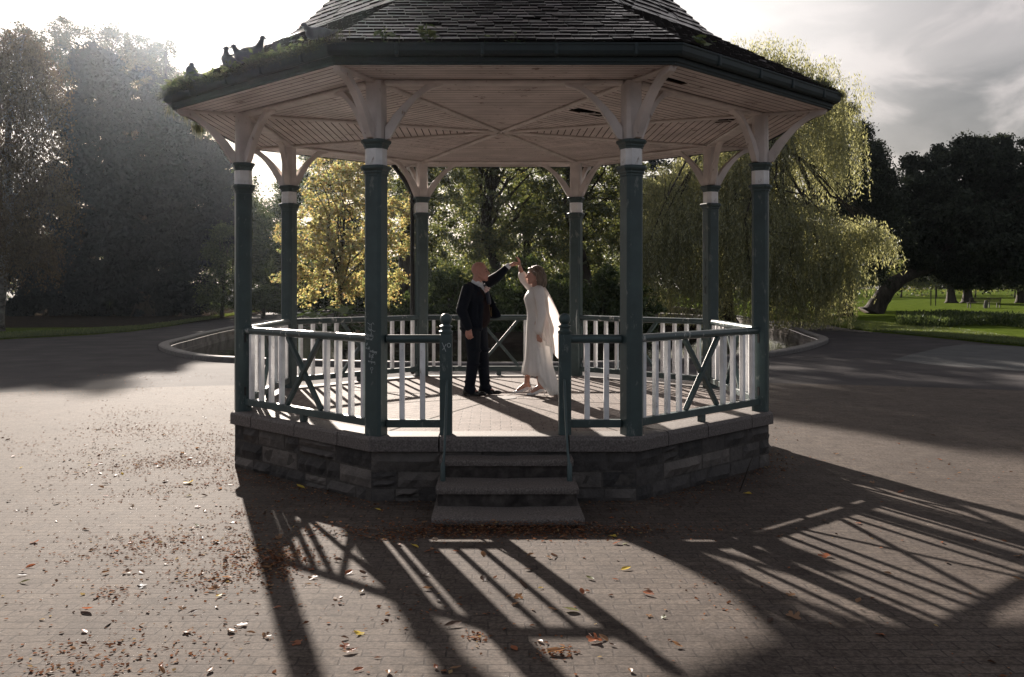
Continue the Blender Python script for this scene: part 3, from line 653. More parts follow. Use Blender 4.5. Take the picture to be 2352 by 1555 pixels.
def head(c, yaw, s=1.0, female=False, pitch=0.0):
    """c: centre of the head; the face looks along +x before the yaw"""
    R = Matrix.Rotation(yaw, 3, 'Z') @ Matrix.Rotation(pitch, 3, 'Y'); c = Vector(c); e = tuple((0, pitch, yaw)); out = []
    def E(p, r): out.append(('e', tuple(c+R @ (Vector(p)*s)), tuple(x*s for x in r), e))
    def Cc(p, r0, q, r1): out.append(('c', c+R @ (Vector(p)*s), r0*s, c+R @ (Vector(q)*s), r1*s))
    E((-.015,0,.035),(.098,.077,.088)); E((.028,0,-.01),(.068,.062,.085)); E((.035,0,-.065),(.056,.048,.045)); E((.068,0,-.098),(.024,.026,.02))
    Cc((.0,.055,-.05),.022,(.062,.022,-.092),.017); Cc((.0,-.055,-.05),.022,(.062,-.022,-.092),.017)
    E((.072,0,.03),(.02,.048,.014)); Cc((.088,0,.012),.009,(.112,0,-.028),.0125); E((.098,.012,-.031),(.012,.009,.008)); E((.098,-.012,-.031),(.012,.009,.008))
    E((.082,0,-.058),(.016,.022,.007)); E((.081,0,-.070),(.015,.019,.007)); E((.06,.04,-.02),(.025,.018,.02)); E((.06,-.04,-.02),(.025,.018,.02))
    for sg in (-1, 1):
        E((-.012, sg*.077, -.012), (.020,.010,.031)); E((-.02, sg*.083, .002), (.012,.009,.018)); E((.073, sg*.031, .006), (.012,.014,.009))
    return out
M['skin'] = mat('weathered_skin', [(.3,(.38,.185,.145)),(.7,(.50,.26,.205))], 14, .48, .15, 90, bdist=.002, subsurf=.08)
M['skin_f'] = mat('fair_skin', [(.3,(.43,.235,.18)),(.7,(.54,.31,.24))], 12, .48, .08, 90, bdist=.002, subsurf=.08)
M['suit'] = mat('navy_suit_cloth', [(.3,(.004,.006,.011)),(.7,(.008,.011,.019))], 30, .8, .3, 200, bdist=.002, spec=.15)
M['waist'] = mat('maroon_waistcoat', [(.3,(.010,.005,.006)),(.7,(.02,.010,.011))], 40, .8, .3, 200, bdist=.002, spec=.15)
M['shirt'] = mat('white_shirt', [(.3,(.62,.64,.68)),(.7,(.75,.76,.78))], 20, .7, .1, 90, bdist=.002)
M['tie'] = mat('navy_tie', [(.3,(.010,.013,.028)),(.7,(.02,.025,.045))], 40, .45, .1)
M['shoe'] = mat('black_shoe', [(.3,(.006,.006,.006)),(.7,(.012,.011,.011))], 20, .25, .05)
M['gold'] = mat('gold_chain', [(.3,(.20,.13,.045)),(.7,(.28,.19,.07))], 40, .7, .05); M['gold'].node_tree.nodes['Principled BSDF'].inputs['Metallic'].default_value = .2
M['eye'] = mat('dark_iris', [(.3,(.015,.012,.01)),(.7,(.03,.022,.015))], 40, .1, 0)
M['brow'] = mat('grey_brow', [(.3,(.10,.07,.05)),(.7,(.20,.15,.11))], 60, .9, .3)
M['petal'] = mat('blush_rose', [(.3,(.55,.36,.34)),(.7,(.75,.60,.56))], 30, .7, .2, subsurf=.1)
M['stem'] = mat('green_sprig', [(.3,(.03,.06,.02)),(.7,(.07,.11,.04))], 30, .7, .2)
PF = FZ+.004
def eyes(par, c, yaw, s=1.0):
    R = Matrix.Rotation(yaw, 3, 'Z'); c = Vector(c)
    for sg in (-1, 1):
        organic('eye', [('e', tuple(c+R @ (Vector((.081,sg*.031,.007))*s)), (.0075*s,.0085*s,.0065*s))], .003, M['eye'], par, 0)
        p = [c+R @ (Vector(q)*s) for q in ((.091,sg*.012,.031),(.088,sg*.032,.036),(.075,sg*.05,.030))]
        MB().tube(p, [.004*s,.005*s,.003*s], 6).build('eyebrow', M['brow'], par, smooth=True)
def groom():
    yaw = rad(-20); R4 = Matrix.Rotation(yaw, 4, 'Z'); T = lambda f, l, z: R4 @ Vector((f, l, z))
    r = empty('person', (-.315, .28, PF)); tag(r, 'bald man in a dark suit and white shirt raising one arm to hold a hand', 'person')
    hip = [T(-.01, .09, .93), T(-.02, -.09, .93)]; knee = [T(.05, .10, .50), T(.0, -.10, .50)]; ank = [T(.08, .11, .09), T(-.05, -.12, .09)]
    shl, shr = T(.0, .19, 1.41), T(-.05, -.185, 1.375); elr, wrr = T(-.10, -.27, 1.11), T(.005, -.285, .88)
    ell = Vector((.285, .06, 1.545)); wrl = Vector((.415, .06, 1.675)); hc = Vector((.052, -.015, 1.60)); hy = rad(-14)
    skin = head(hc, hy, 1.06, pitch=-.05)+[('c', T(-.02,0,1.36), .066, hc+Vector((-.025,0,-.04)), .062)]
    skin += [('c', T(-.02,0,.95), .12, T(-.03,0,1.2), .115), ('c', T(-.02,.05,1.25), .10, T(-.03,-.05,1.31), .095), ('c', shl, .052, T(-.02,0,1.36), .066), ('c', shr, .052, T(-.02,0,1.36), .066)]
    skin += [('c', shl, .055, ell, .044), ('c', ell, .042, wrl, .028), ('c', shr, .055, elr, .044), ('c', elr, .042, wrr, .028)]
    for h_, k_, a_ in zip(hip, knee, ank): skin += [('c', h_, .085, k_, .055), ('c', k_, .055, a_, .038), ('c', a_, .035, a_+T(.10,0,-.045), .028)]
    skin += hand(wrl, (.86,-.05,.50), (.45,-.15,-.9), 1, (.45,.5,.6,.65), 1.02)
    skin += hand(wrr, (.10,-.05,-1), (.35,1,0), -1, (.55,.6,.65,.7), 1.05)
    organic('body', skin, .0055, M['skin'], r, 2); eyes(r, hc, hy, 1.06)
    tr = []
    for h_, k_, a_ in zip(hip, knee, ank): tr += [('c', h_, .118, k_, .085), ('c', k_, .083, a_+Vector((0,0,.0)), .066), ('c', a_+T(.02,0,.0), .062, a_+T(.035,0,-.025), .062)]
    tr += [('c', T(-.01,.05,.97), .13, T(-.01,-.05,.97), .13), ('c', T(0,.0,.98), .14, T(0,0,1.06), .14)]
    for i, kk in enumerate(knee): tr += [('e', kk+T(.0,0,-.14+.05*i), (.088,.084,.03)), ('e', ank[i]+T(0,0,.09), (.074,.072,.022)), ('e', kk+T(.01,0,.08), (.098,.095,.03))]
    organic('trousers', tr, .008, M['suit'], r, 3)
    for a_ in ank:
        x = Vector((a_.x, a_.y, 0)); organic('shoe', [('c', x+T(-.05,0,.045), .042, x+T(.10,0,.034), .036), ('e', x+T(.165,0,.03), (.07,.045,.028), (0,0,yaw)), ('e', x+T(.05,0,.012), (.17,.046,.012), (0,0,yaw)), ('c', x+T(-.05,0,.03), .035, x+T(-.04,0,.09), .042)], .006, M['shoe'], r, 2)
    organic('waistcoat', [('c', T(.03,.03,1.0), .148, T(.02,.03,1.16), .142), ('c', T(.015,.07,1.24), .12, T(.0,-.03,1.30), .125), ('e', T(.035,.03,1.06), (.138,.16,.13), (0,0,yaw))], .008, M['waist'], r, 4)
    organic('shirt', [('c', T(-.012,.0,1.40), .070, T(.002,.0,1.462), .070), ('e', T(.045,.02,1.34), (.080,.066,.10), (0,.25,yaw)), ('c', T(.045,.045,1.455), .026, T(.075,.01,1.425), .018), ('c', T(.045,-.045,1.455), .026, T(.075,.0,1.425), .018)], .006, M['shirt'], r, 2)
    organic('cuff', [('c', wrl-(wrl-ell).normalized()*.035, .042, wrl-(wrl-ell).normalized()*.002, .040)], .005, M['shirt'], r, 1)
    organic('tie', [('e', T(.112,.015,1.425), (.020,.024,.024)), ('c', T(.118,.015,1.41), .018, T(.152,.02,1.30), .028), ('c', T(.152,.02,1.30), .028, T(.165,.025,1.2), .03)], .006, M['tie'], r, 2)
    up = (ell-shl).normalized()
    jk = [('c', T(-.05,-.03,1.04), .152, T(-.045,-.02,1.22), .152), ('c', T(-.045,-.09,1.30), .122, T(-.04,.10,1.31), .115), ('c', shr+Vector((.0,0,-.012)), .078, T(-.04,0,1.38), .078), ('c', shl, .08, T(-.04,0,1.385), .08),
          ('c', T(-.045,-.06,.90), .152, T(-.05,-.04,1.05), .152), ('e', T(-.04,-.08,.87), (.155,.145,.06), (0,0,yaw)), ('c', shr, .078, elr, .070), ('c', elr, .072, wrr+(elr-wrr)*.08, .056), ('c', shl, .078, ell, .066), ('c', ell, .066, wrl-(wrl-ell).normalized()*.04, .046),
          ('c', T(.02,-.115,1.38), .030, T(.105,-.085,1.17), .036), ('c', T(.105,-.085,1.17), .034, T(.09,-.10,.86), .030), ('c', T(.04,.10,1.40), .028, T(.11,.14,1.2), .024)]
    jk += [('c', T(-.075,.05,1.435), .040, T(-.075,-.05,1.435), .040), ('c', T(-.065,-.072,1.43), .040, T(.035,-.092,1.385), .040), ('c', T(.035,-.092,1.385), .04, T(.10,-.075,1.25), .034), ('c', T(-.06,.07,1.43), .038, T(.03,.09,1.39), .034)]
    for t_, q in ((.45,.006),(.8,.008)):
        jk.append(('e', tuple(shr.lerp(elr, t_)), (.077,.074,.016), (.3,.35,0))); jk.append(('e', tuple(elr.lerp(wrr, t_*.5)), (.073,.070,.014), (-.3,.3,0)))
    organic('jacket', jk, .0075, M['suit'], r, 4)
    # the open front of the jacket swinging out below the raised arm
    fl = MB(); a_ = [Vector(p) for p in ((.085,.10,1.44),(.17,.075,1.34),(.225,.06,1.22),(.285,.055,1.10),(.342,.06,1.015),(.29,.075,.995),(.22,.10,.985),(.16,.13,1.0))]
    b_ = [Vector(p) for p in ((.07,.14,1.42),(.10,.14,1.33),(.12,.15,1.22),(.13,.16,1.12),(.15,.17,1.03),(.14,.17,1.01),(.13,.17,1.0),(.12,.17,1.0))]
    vs = []; fs = []
    for i in range(8):
        for j in range(6): p = a_[i].lerp(b_[i], j/5); p.y += .014*math.sin(j*1.7+i*.5); vs.append(p)
    for i in range(7):
        for j in range(5): q = i*6+j; fs.append((q, q+1, q+7, q+6))
    fl.add(vs, fs); o = fl.build('jacket_front', M['suit'], r, smooth=True); so_ = o.modifiers.new('thick', 'SOLIDIFY'); so_.thickness = .008; ss = o.modifiers.new('sub', 'SUBSURF'); ss.levels = ss.render_levels = 1
    bc = T(.155,-.035,1.375)
    b1 = MB(); 
    for k in range(9):
        a = k*2.4; q = .004*k; c = bc+Vector((q*math.cos(a)*.9, -.012, q*math.sin(a)*1.1)); b1.lathe([(.002,-.016),(.018,-.008),(.022,.002),(.015,.012),(.002,.015)], c, 8)
    bo = b1.build('buttonhole', M['petal'], r, smooth=True)
    sp = MB(); 
    for k in range(6): sp.tube([bc, bc+Vector((random.uniform(-.03,.04), -.005, random.uniform(-.06,.03)))], [.004,.002], 5)
    sp.build('sprig', M['stem'], bo)
    MB().tube([T(.165,.0,1.22), T(.178,.012,1.14), T(.192,.02,1.05), T(.196,.03,1.02), T(.193,.05,1.04), T(.17,.09,1.14)], .0022, 6).build('watch_chain', M['gold'], r, smooth=True)
    MB().tube([T(.165,.0,1.22), T(.18,-.02,1.0), T(.178,-.02,.98)], .003, 6).build('waistcoat_edge', M['waist'], r, smooth=True)
    return r
groom()
def cloth(name, c, c2, trans=.3, clear=0.0, rough=.5):
    m = bpy.data.materials.new(name); m.use_nodes = True; nt = m.node_tree; L = nt.links.new; nt.nodes.clear()
    out = N(nt, 'ShaderNodeOutputMaterial'); tc = N(nt, 'ShaderNodeTexCoord'); nz = N(nt, 'ShaderNodeTexNoise', inp={'Scale': 9.0, 'Detail': 4.0}); L(tc.outputs['Object'], nz.inputs['Vector'])
    r = ramp(nt, [(.3, c), (.7, c2)]); L(nz.outputs['Fac'], r.inputs[0])
    n2 = N(nt, 'ShaderNodeTexNoise', inp={'Scale': 22.0, 'Detail': 3.0}); mp = N(nt, 'ShaderNodeMapping', inp={'Scale': (1,1,.18)}); L(tc.outputs['Object'], mp.inputs[0]); L(mp.outputs[0], n2.inputs['Vector'])
    bp = N(nt, 'ShaderNodeBump', inp={'Strength': .35, 'Distance': .012}); L(n2.outputs['Fac'], bp.inputs['Height'])
    p = N(nt, 'ShaderNodeBsdfPrincipled', inp={'Roughness': rough}); L(r.outputs[0], p.inputs['Base Color']); L(bp.outputs[0], p.inputs['Normal'])
    t = N(nt, 'ShaderNodeBsdfTranslucent'); L(r.outputs[0], t.inputs[0]); L(bp.outputs[0], t.inputs['Normal'])
    mx = N(nt, 'ShaderNodeMixShader', inp={0: trans}); L(p.outputs[0], mx.inputs[1]); L(t.outputs[0], mx.inputs[2]); last = mx
    if clear:
        tr = N(nt, 'ShaderNodeBsdfTransparent'); m3 = N(nt, 'ShaderNodeMixShader', inp={0: clear}); L(mx.outputs[0], m3.inputs[1]); L(tr.outputs[0], m3.inputs[2]); last = m3
    L(last.outputs[0], out.inputs[0]); return m
M['satin'] = cloth('ivory_satin', (.84,.82,.80), (.90,.885,.87), .3, 0, .42)
M['chiffon'] = cloth('ivory_chiffon', (.84,.78,.74), (.90,.86,.83), .55, .12, .6)
M['shoe_w'] = mat('white_satin_shoe', [(.3,(.62,.62,.63)),(.7,(.75,.74,.74))], 20, .35, .05)
M['hair'] = mat('highlighted_hair', [(.32,(.045,.030,.021)),(.5,(.14,.098,.070)),(.68,(.36,.28,.215))], 34, .45, 1.0, 50, bdist=.02, stretch=(1,1,.10))
M['pearl'] = mat('pearl', [(.3,(.7,.68,.66)),(.7,(.82,.8,.78))], 30, .2, 0)
def bride():
    r = empty('person', (.49, .32, PF)); tag(r, 'woman in a long white gown with a sheer cape, raising one hand', 'person')
    V3 = Vector; hc = V3((-.045, .005, 1.555)); hyaw = rad(180+10)
    shl, shr = V3((.0,-.165,1.355)), V3((-.05,.15,1.36)); ell, wrl = V3((.035,-.235,1.07)), V3((.0,-.245,.83))
    elr, wrr = V3((-.185,.10,1.50)), V3((-.235,.04,1.665))
    hip = [V3((0,-.085,.92)), V3((-.01,.085,.92))]; knee = [V3((-.03,-.09,.50)), V3((-.10,.09,.50))]; ank = [V3((.03,-.10,.125)), V3((-.145,.10,.13))]
    skin = head(hc, hyaw, .98, True)+[('c', V3((-.03,0,1.36)), .052, hc+V3((.02,0,-.05)), .05)]
    skin += [('c', V3((0,0,.95)), .13, V3((-.03,0,1.12)), .10), ('c', V3((-.035,0,1.12)), .10, V3((-.04,0,1.27)), .105), ('c', shl, .05, V3((-.03,0,1.33)), .075), ('c', shr, .05, V3((-.03,0,1.33)), .075)]
    skin += [('c', shl, .046, ell, .037), ('c', ell, .036, wrl, .024), ('c', shr, .046, elr, .038), ('c', elr, .038, wrr, .025)]
    for h_, k_, a_ in zip(hip, knee, ank): skin += [('c', h_, .085, k_, .05), ('c', k_, .05, a_, .033), ('c', a_, .033, a_+V3((-.11,0,-.085)), .026), ('c', a_, .03, a_+V3((.03,0,-.04)), .026)]
    skin += hand(wrr, (-.06,.02,1), (-1,-.15,.1), 1, (.55,.5,.45,.2), .92)
    skin += hand(wrl, (.06,.02,-1), (.2,1,0), 1, (.3,.35,.4,.45), .92)
    organic('body', skin, .0055, M['skin_f'], r, 2); eyes(r, hc, hyaw, .98)
    # gown
    rows = [(1.405,-.028,.055,.085),(1.385,-.03,.070,.135),(1.35,-.04,.092,.165),(1.30,-.052,.112,.165),(1.25,-.062,.120,.152),(1.18,-.055,.108,.138),(1.10,-.045,.098,.126),(1.02,-.038,.10,.125),(.93,-.028,.118,.148),(.84,-.02,.130,.165),(.72,-.012,.142,.172),(.60,-.006,.152,.178),(.48,.0,.165,.186),(.36,.008,.182,.196),(.24,.018,.205,.21),(.12,.03,.222,.222),(.0,.04,.232,.23)]
    n = 96; vs = []; fs = []
    for i, (z, cx, rx, ry) in enumerate(rows):
        u = max(0, (1.0-z))
        for k in range(n):
            t = 2*PI*k/n; f = 1+.055*u*math.sin(11*t+1.1*math.sin(2*t)+u)+.03*u*math.sin(19*t+2)
            x, y = cx+rx*f*math.cos(t), ry*f*math.sin(t); zz = z
            if z < .5:
                hx = math.cos(t); hem = .255*(1-min(1, max(0, (hx+.15)/.65)))+.008+.012*math.sin(7*t); zz = hem+(z/.5)*(.5-hem)
            vs.append((x, y, zz))
    for i in range(len(rows)-1):
        for k in range(n): k2 = (k+1) % n; fs.append((i*n+k, i*n+k2, (i+1)*n+k2, (i+1)*n+k))
    fs.append(tuple(range(n)))
    g = MB().add(vs, fs).build('gown', M['satin'], r, smooth=True); s_ = g.modifiers.new('thick', 'SOLIDIFY'); s_.thickness = .004
    # train fold trailing at the back of the near side
    vs = []; fs = []
    for i in range(15):
        v = i/14; z = .62*(1-v)+.012
        for k in range(13):
            u = k/12; x = -.03+.17*v*0+(.02+.25*u)*(.55+.45*v)+.05*v*u; y = -.185-.045*v*math.sin(PI*u)+.12*u*u+.012*math.sin(u*17+v*2)*v; zz = z+.22*max(0, .5-u)*2*v*.8 if u < .5 else z
            vs.append((x, y, max(.008, zz)))
    for i in range(14):
        for k in range(12): q = i*13+k; fs.append((q, q+1, q+14, q+13))
    tr = MB().add(vs, fs).build('train_fold', M['satin'], r, smooth=True); s_ = tr.modifiers.new('thick', 'SOLIDIFY'); s_.thickness = .004
    organic('sleeve', [('c', shl+V3((0,0,.0)), .070, ell, .062), ('c', ell, .062, wrl+V3((0,0,.02)), .060), ('e', tuple(shl+V3((0,.02,.01))), (.075,.075,.062))]+[('e', tuple(shl.lerp(ell, t_)), (.072,.07,.013), (.4*sg,.3,0)) for t_, sg in ((.3,1),(.55,-1),(.8,1))]+[('e', tuple(ell.lerp(wrl, t_)), (.065,.066,.012), (.3*sg,-.3,0)) for t_, sg in ((.25,1),(.5,-1),(.75,1))], .007, M['satin'], r, 4)
    organic('sleeve', [('c', shr, .066, elr, .052), ('c', elr, .054, elr.lerp(wrr, .35), .058), ('e', tuple(shr+V3((.01,-.02,0))), (.07,.07,.06))], .007, M['satin'], r, 4)
    # sheer cape from the shoulders, blown a little behind her
    nu, nv = 60, 30; vs = []; fs = []
    for j in range(nv+1):
        v = j/nv
        for i in range(nu+1):
            u = i/nu
            top = [V3((-.075,-.165,1.375)), V3((.0,-.20,1.385)), V3((.075,-.13,1.40)), V3((.095,0,1.405)), V3((.05,.15,1.39))]
            bot = [V3((-.015,-.285,.80)), V3((.10,-.27,.66)), V3((.285,-.17,.42)), V3((.34,.03,.52)), V3((.27,.22,.70))]
            def cr(pts):
                q = u*4; a = min(3, int(q)); f = q-a; return pts[a].lerp(pts[a+1], f*f*(3-2*f)*.4+f*.6)
            a, b = cr(top), cr(bot); p = a.lerp(b, v); bulge = math.sin(PI*min(1, v*.95))
            p.x += .085*bulge*min(1, u*1.6); p.y += -.035*bulge*(1-u)
            amp = .022*v**.7; p.x += amp*math.sin(u*44+1.3*math.sin(3*v)+.6)*.7; p.y += amp*math.cos(u*44+1.0*math.sin(2*v)); p.z += .02*math.sin(u*23)*v
            vs.append(p)
    for j in range(nv):
        for i in range(nu): q = j*(nu+1)+i; fs.append((q, q+1, q+nu+2, q+nu+1))
    MB().add(vs, fs).build('cape', M['chiffon'], r, smooth=True)
    R = Matrix.Rotation(hyaw, 3, 'Z'); H = lambda x, y, z: hc+R @ (V3((x, y, z))*.98)
    hp = [('e', tuple(H(-.03,0,.048)), (.105,.092,.088)), ('e', tuple(H(.05,0,.088)), (.04,.06,.022))]
    for sg in (-1, 1): hp += [('c', H(-.04,sg*.062,.03), .05, H(-.075,sg*.075,-.07), .052), ('c', H(-.075,sg*.075,-.07), .052, H(-.06,sg*.085,-.15), .034), ('c', H(.035,sg*.055,.075), .03, H(-.02,sg*.085,.0), .028), ('c', H(-.03,sg*.088,-.02), .03, H(-.035,sg*.092,-.12), .024)]
    hp += [('c', H(-.09,0,.02), .06, H(-.115,0,-.10), .058), ('c', H(-.115,.03,-.1), .05, H(-.105,.05,-.165), .03), ('c', H(-.115,-.03,-.1), .05, H(-.105,-.05,-.165), .03)]
    for k in range(9):
        a = rad(100+k*160/8); hp += [('c', H(-.035+.107*math.cos(a), .098*math.sin(a), .0), .022, H(-.035+.118*math.cos(a+.12), .108*math.sin(a+.12), -.07), .020), ('c', H(-.035+.118*math.cos(a+.12), .108*math.sin(a+.12), -.07), .020, H(-.035+.105*math.cos(a-.1), .10*math.sin(a-.1), -.15), .018)]
    for k in range(16):
        a = rad(95+k*170/15); z = random.uniform(-.17,-.10); hp.append(('e', tuple(H(-.035+.105*math.cos(a), .10*math.sin(a), z)), (.022,.022,.04)))
    organic('hair', hp, .005, M['hair'], r, 1)
    clip = MB(); 
    for k in range(7): clip.lathe([(.001,-.008),(.008,0),(.001,.008)], tuple(H(.03-.012*k*.8, .088+.002*k, .055-.006*k)), 8)
    clip.build('hair_clip', M['pearl'], r, smooth=True)
    for sg in (-1, 1): MB().lathe([(.001,-.014),(.010,-.004),(.007,.006),(.001,.012)], tuple(H(-.012, sg*.094, -.062)), 10).build('earring', M['pearl'], r, smooth=True)
    for a_ in ank:
        organic('shoe', [('c', a_+V3((.03,0,-.055)), .028, a_+V3((-.05,0,-.085)), .026), ('c', a_+V3((-.05,0,-.088)), .03, a_+V3((-.12,0,-.104)), .024), ('c', a_+V3((-.12,0,-.106)), .022, a_+V3((-.175,0,-.113)), .010), ('c', a_+V3((.045,0,-.06)), .014, a_+V3((.05,0,-.118)), .006)], .004, M['shoe_w'], r, 1)
    return r
bride()
# ------------------------------------------------------------------ vegetation
def unit(a): return a/np.maximum(np.linalg.norm(a, axis=1, keepdims=True), 1e-9)
def leaf_quads(C, D, Nn, L, Wd, fold=.0):
    D = unit(D); S = unit(np.cross(D, Nn)); L = np.asarray(L)[:, None]/2; Wd = np.asarray(Wd)[:, None]/2
    up = unit(np.cross(S, D))
    V = np.stack([C-D*L, C+S*Wd-D*L*.15+up*Wd*fold, C+D*L, C-S*Wd-D*L*.15+up*Wd*fold], 1).reshape(-1, 3)
    return V, np.arange(len(V), dtype=np.int32).reshape(-1, 4)
def lobes_px(ls, d, depth=1.0):
    """(px, py, radius px[, nearer/farther m]) at distance d -> centre, radii"""
    out = []
    for l in ls:
        dd = d+(l[3] if len(l) > 3 else 0); r = l[2]/FPX*dd; out.append((P(l[0], l[1], dd), (r, r*depth, r*.92)))
    return out
def sub(lobes, n=6, f=(.32,.55)):
    """smaller lobes budding from each lobe so that the outline is lumpy"""
    out = [(c, tuple(x*.82 for x in r)) for c, r in lobes]
    for c, r in lobes:
        for _ in range(n):
            u = unit(rng.normal(size=(1,3)))[0]; u[2] = u[2]*.8+.15; k = rng.uniform(*f); out.append((Vector(np.array(c)+u*np.array(r)*.85), tuple(x*k for x in r)))
    return out
def clump_centres(lobes, per_m2, inner=.25):
    C = []; Nn = []
    for c, r in lobes:
        n = int(max(6, 4*PI*((r[0]+r[1]+r[2])/3)**2*per_m2)); u = unit(rng.normal(size=(n, 3)))
        q = np.where(rng.random(n) < inner, rng.uniform(.25, .75, n), rng.uniform(.78, 1.08, n))[:, None]
        C.append(np.array(c)+u*np.array(r)*q); Nn.append(u)
    return np.concatenate(C), np.concatenate(Nn)
def crown_mesh(lobes, per_m2=1.0, leaves=70, crad=.5, size=.13, aspect=.5, inner=.25, flat=.55, zmin=.25, droop=.3, spray=0.0, dens=1.9):
    per_m2 *= 1.3; leaves *= dens; size *= 1.12
    C, Nn = clump_centres(lobes, per_m2, inner); n = len(C)
    cr = crad*rng.uniform(.55, 1.35, n); k = np.maximum(8, (leaves*rng.uniform(.5, 1.4, n)).astype(int)); idx = np.repeat(np.arange(n), k); m = len(idx)
    off = rng.normal(size=(m, 3))*.55; off[:, 2] *= flat
    if spray:                                                     # leaves set along short twigs that run outwards
        tw = unit(Nn+rng.normal(size=(n, 3))*.6+np.array([0,0,-.2])); t = rng.uniform(-1, 1, m)[:, None]
        off = off*(1-spray)+tw[idx]*t*spray*1.3+rng.normal(size=(m, 3))*.16*spray
    X = C[idx]+off*cr[idx][:, None]; X[:, 2] -= droop*np.linalg.norm(off[:, :2], axis=1)*cr[idx]*.5
    ok = X[:, 2] > zmin; X = X[ok]; idx = idx[ok]; m = len(X)
    nrm = unit(Nn[idx]*.55+np.array([0,0,.7])+rng.normal(size=(m, 3))*.75); D = unit(np.cross(nrm, rng.normal(size=(m, 3)))+np.array([0,0,-.35]))
    L = size*rng.uniform(.6, 1.35, m); return leaf_quads(X, D, nrm, L, L*aspect*rng.uniform(.8, 1.2, m), .25), C
def strands_mesh(lobes, per_m2=1.6, lmin=1.2, lmax=4.0, step=.07, size=.14, aspect=.2, zmin=.15, sway=.25, jit=.05, under=.25):
    """hanging strands of narrow leaves that start on the upper part of each lobe"""
    S = []
    for c, r in lobes:
        n = int(max(8, 2*PI*r[0]*r[0]*per_m2*3.6)); u = unit(rng.normal(size=(n, 3))); u[:, 2] = np.abs(u[:, 2])-under; S.append(np.array(c)+u*np.array(r)*rng.uniform(.55, 1.05, n)[:, None])
    S = np.concatenate(S); n = len(S); Ls = rng.uniform(lmin, lmax, n)*rng.choice([.5, 1, 1, 1.15], n); k = np.maximum(4, (Ls/step).astype(int)); idx = np.repeat(np.arange(n), k)
    t = np.concatenate([np.arange(q)/q for q in k]); m = len(t); out = unit(np.c_[rng.normal(size=(n, 2)), np.zeros(n)]); ph = rng.uniform(0, 6, n)
    X = S[idx].copy(); arch = rng.uniform(.05, .5, n)
    X += out[idx]*(arch[idx]*(1-np.exp(-4*t)))[:, None]; X[:, 2] += (.18*np.sin(np.minimum(1, t*5)*PI)-Ls[idx]*t); X[:, :2] += (sway*.25*np.sin(2.2*t+ph[idx])*t)[:, None]*out[idx][:, :2]
    X += rng.normal(size=(m, 3))*jit; ok = X[:, 2] > zmin; X = X[ok]; m = len(X)
    D = unit(rng.normal(size=(m, 3))*.45+np.array([0,0,-1.0])); Nn = unit(rng.normal(size=(m, 3))); L = size*rng.uniform(.6, 1.4, m)
    return leaf_quads(X, D, Nn, L, L*aspect*rng.uniform(.8,1.3,m), .15), S
def bez(a, b, sag=.0, n=7, wig=.04):
    a, b = Vector(a), Vector(b); L = (b-a).length; ctrl = a.lerp(b, .45)+Vector((0,0,L*.18+sag)); out = []
    for i in range(n):
        t = i/(n-1); p = a*(1-t)**2+ctrl*2*t*(1-t)+b*t*t
        if 0 < i < n-1: p += Vector((random.gauss(0,wig),random.gauss(0,wig),random.gauss(0,wig)))*L*.5
        out.append(p)
    return out
def tree(name, label, cat, base, path, r0, crown, C, leaf, bark, group=None, limbs=24, twig=.5, limb_from=.45):
    base = Vector(base); e = empty(name, base); tag(e, label, cat, group)
    mb = MB(); pts = [Vector(p) for p in path]; fine = []
    for i in range(len(pts)-1):
        for k in range(4):
            t = k/4; p0, p1, p2, p3 = pts[max(i-1,0)], pts[i], pts[i+1], pts[min(i+2,len(pts)-1)]
            fine.append(.5*((2*p1)+(p2-p0)*t+(2*p0-5*p1+4*p2-p3)*t*t+(3*p1-p0-3*p2+p3)*t**3))
    fine.append(pts[-1]); nf = len(fine); rr = [r0*(1-.72*i/(nf-1))*(1.0+(.55*math.exp(-i*1.1))) for i in range(nf)]
    rr = [r*random.uniform(.94,1.06) for r in rr]
    mb.tube([p-base for p in fine], rr, 12)
    if limbs:
        ids = rng.choice(len(C), min(limbs, len(C)), replace=False); tips = []
        for i in ids:
            t = int(nf*random.uniform(limb_from, .97)); a = fine[min(t, nf-1)]; b = Vector(C[i])
            if (b-a).length < .3: continue
            q = bez(a, b); r_ = min(rr[min(t, nf-1)]*.55, .02+.013*(b-a).length); mb.tube([p-base for p in q], [r_*(1-.9*j/6)+.006 for j in range(7)], 6); tips.append(q)
        if tips:
            ids = rng.choice(len(C), min(int(limbs*2.5), len(C)), replace=False)
            for i in ids:
                b = Vector(C[i]); q = min(tips, key=lambda q: (q[4]-b).length); a = q[random.choice((3,4,5))]
                if (b-a).length < 6: mb.tube([p-base for p in bez(a, b, n=5)], [.03*twig,.025*twig,.02*twig,.015*twig,.008*twig], 4)
    mb.build('trunk', bark, e, smooth=True)
    (V, F) = crown; me = np_mesh('crown', V-np.array(base, np.float32), F); link('crown', me, leaf, e); return e
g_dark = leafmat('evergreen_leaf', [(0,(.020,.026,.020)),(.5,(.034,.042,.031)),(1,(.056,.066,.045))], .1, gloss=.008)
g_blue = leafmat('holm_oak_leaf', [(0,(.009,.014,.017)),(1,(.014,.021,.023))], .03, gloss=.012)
g_mid = leafmat('ash_leaf', [(0,(.045,.058,.026)),(.5,(.085,.10,.040)),(.85,(.14,.145,.055)),(1,(.21,.19,.07))], .42)
g_bush = leafmat('shrub_leaf', [(0,(.028,.042,.018)),(.6,(.056,.078,.030)),(1,(.10,.12,.05))], .32, gloss=.02)
g_yel = leafmat('autumn_leaf', [(0,(.22,.12,.05)),(.2,(.38,.29,.12)),(.6,(.42,.38,.16)),(.8,(.24,.28,.11)),(1,(.14,.17,.07))], .5, (.95,.95,.82))
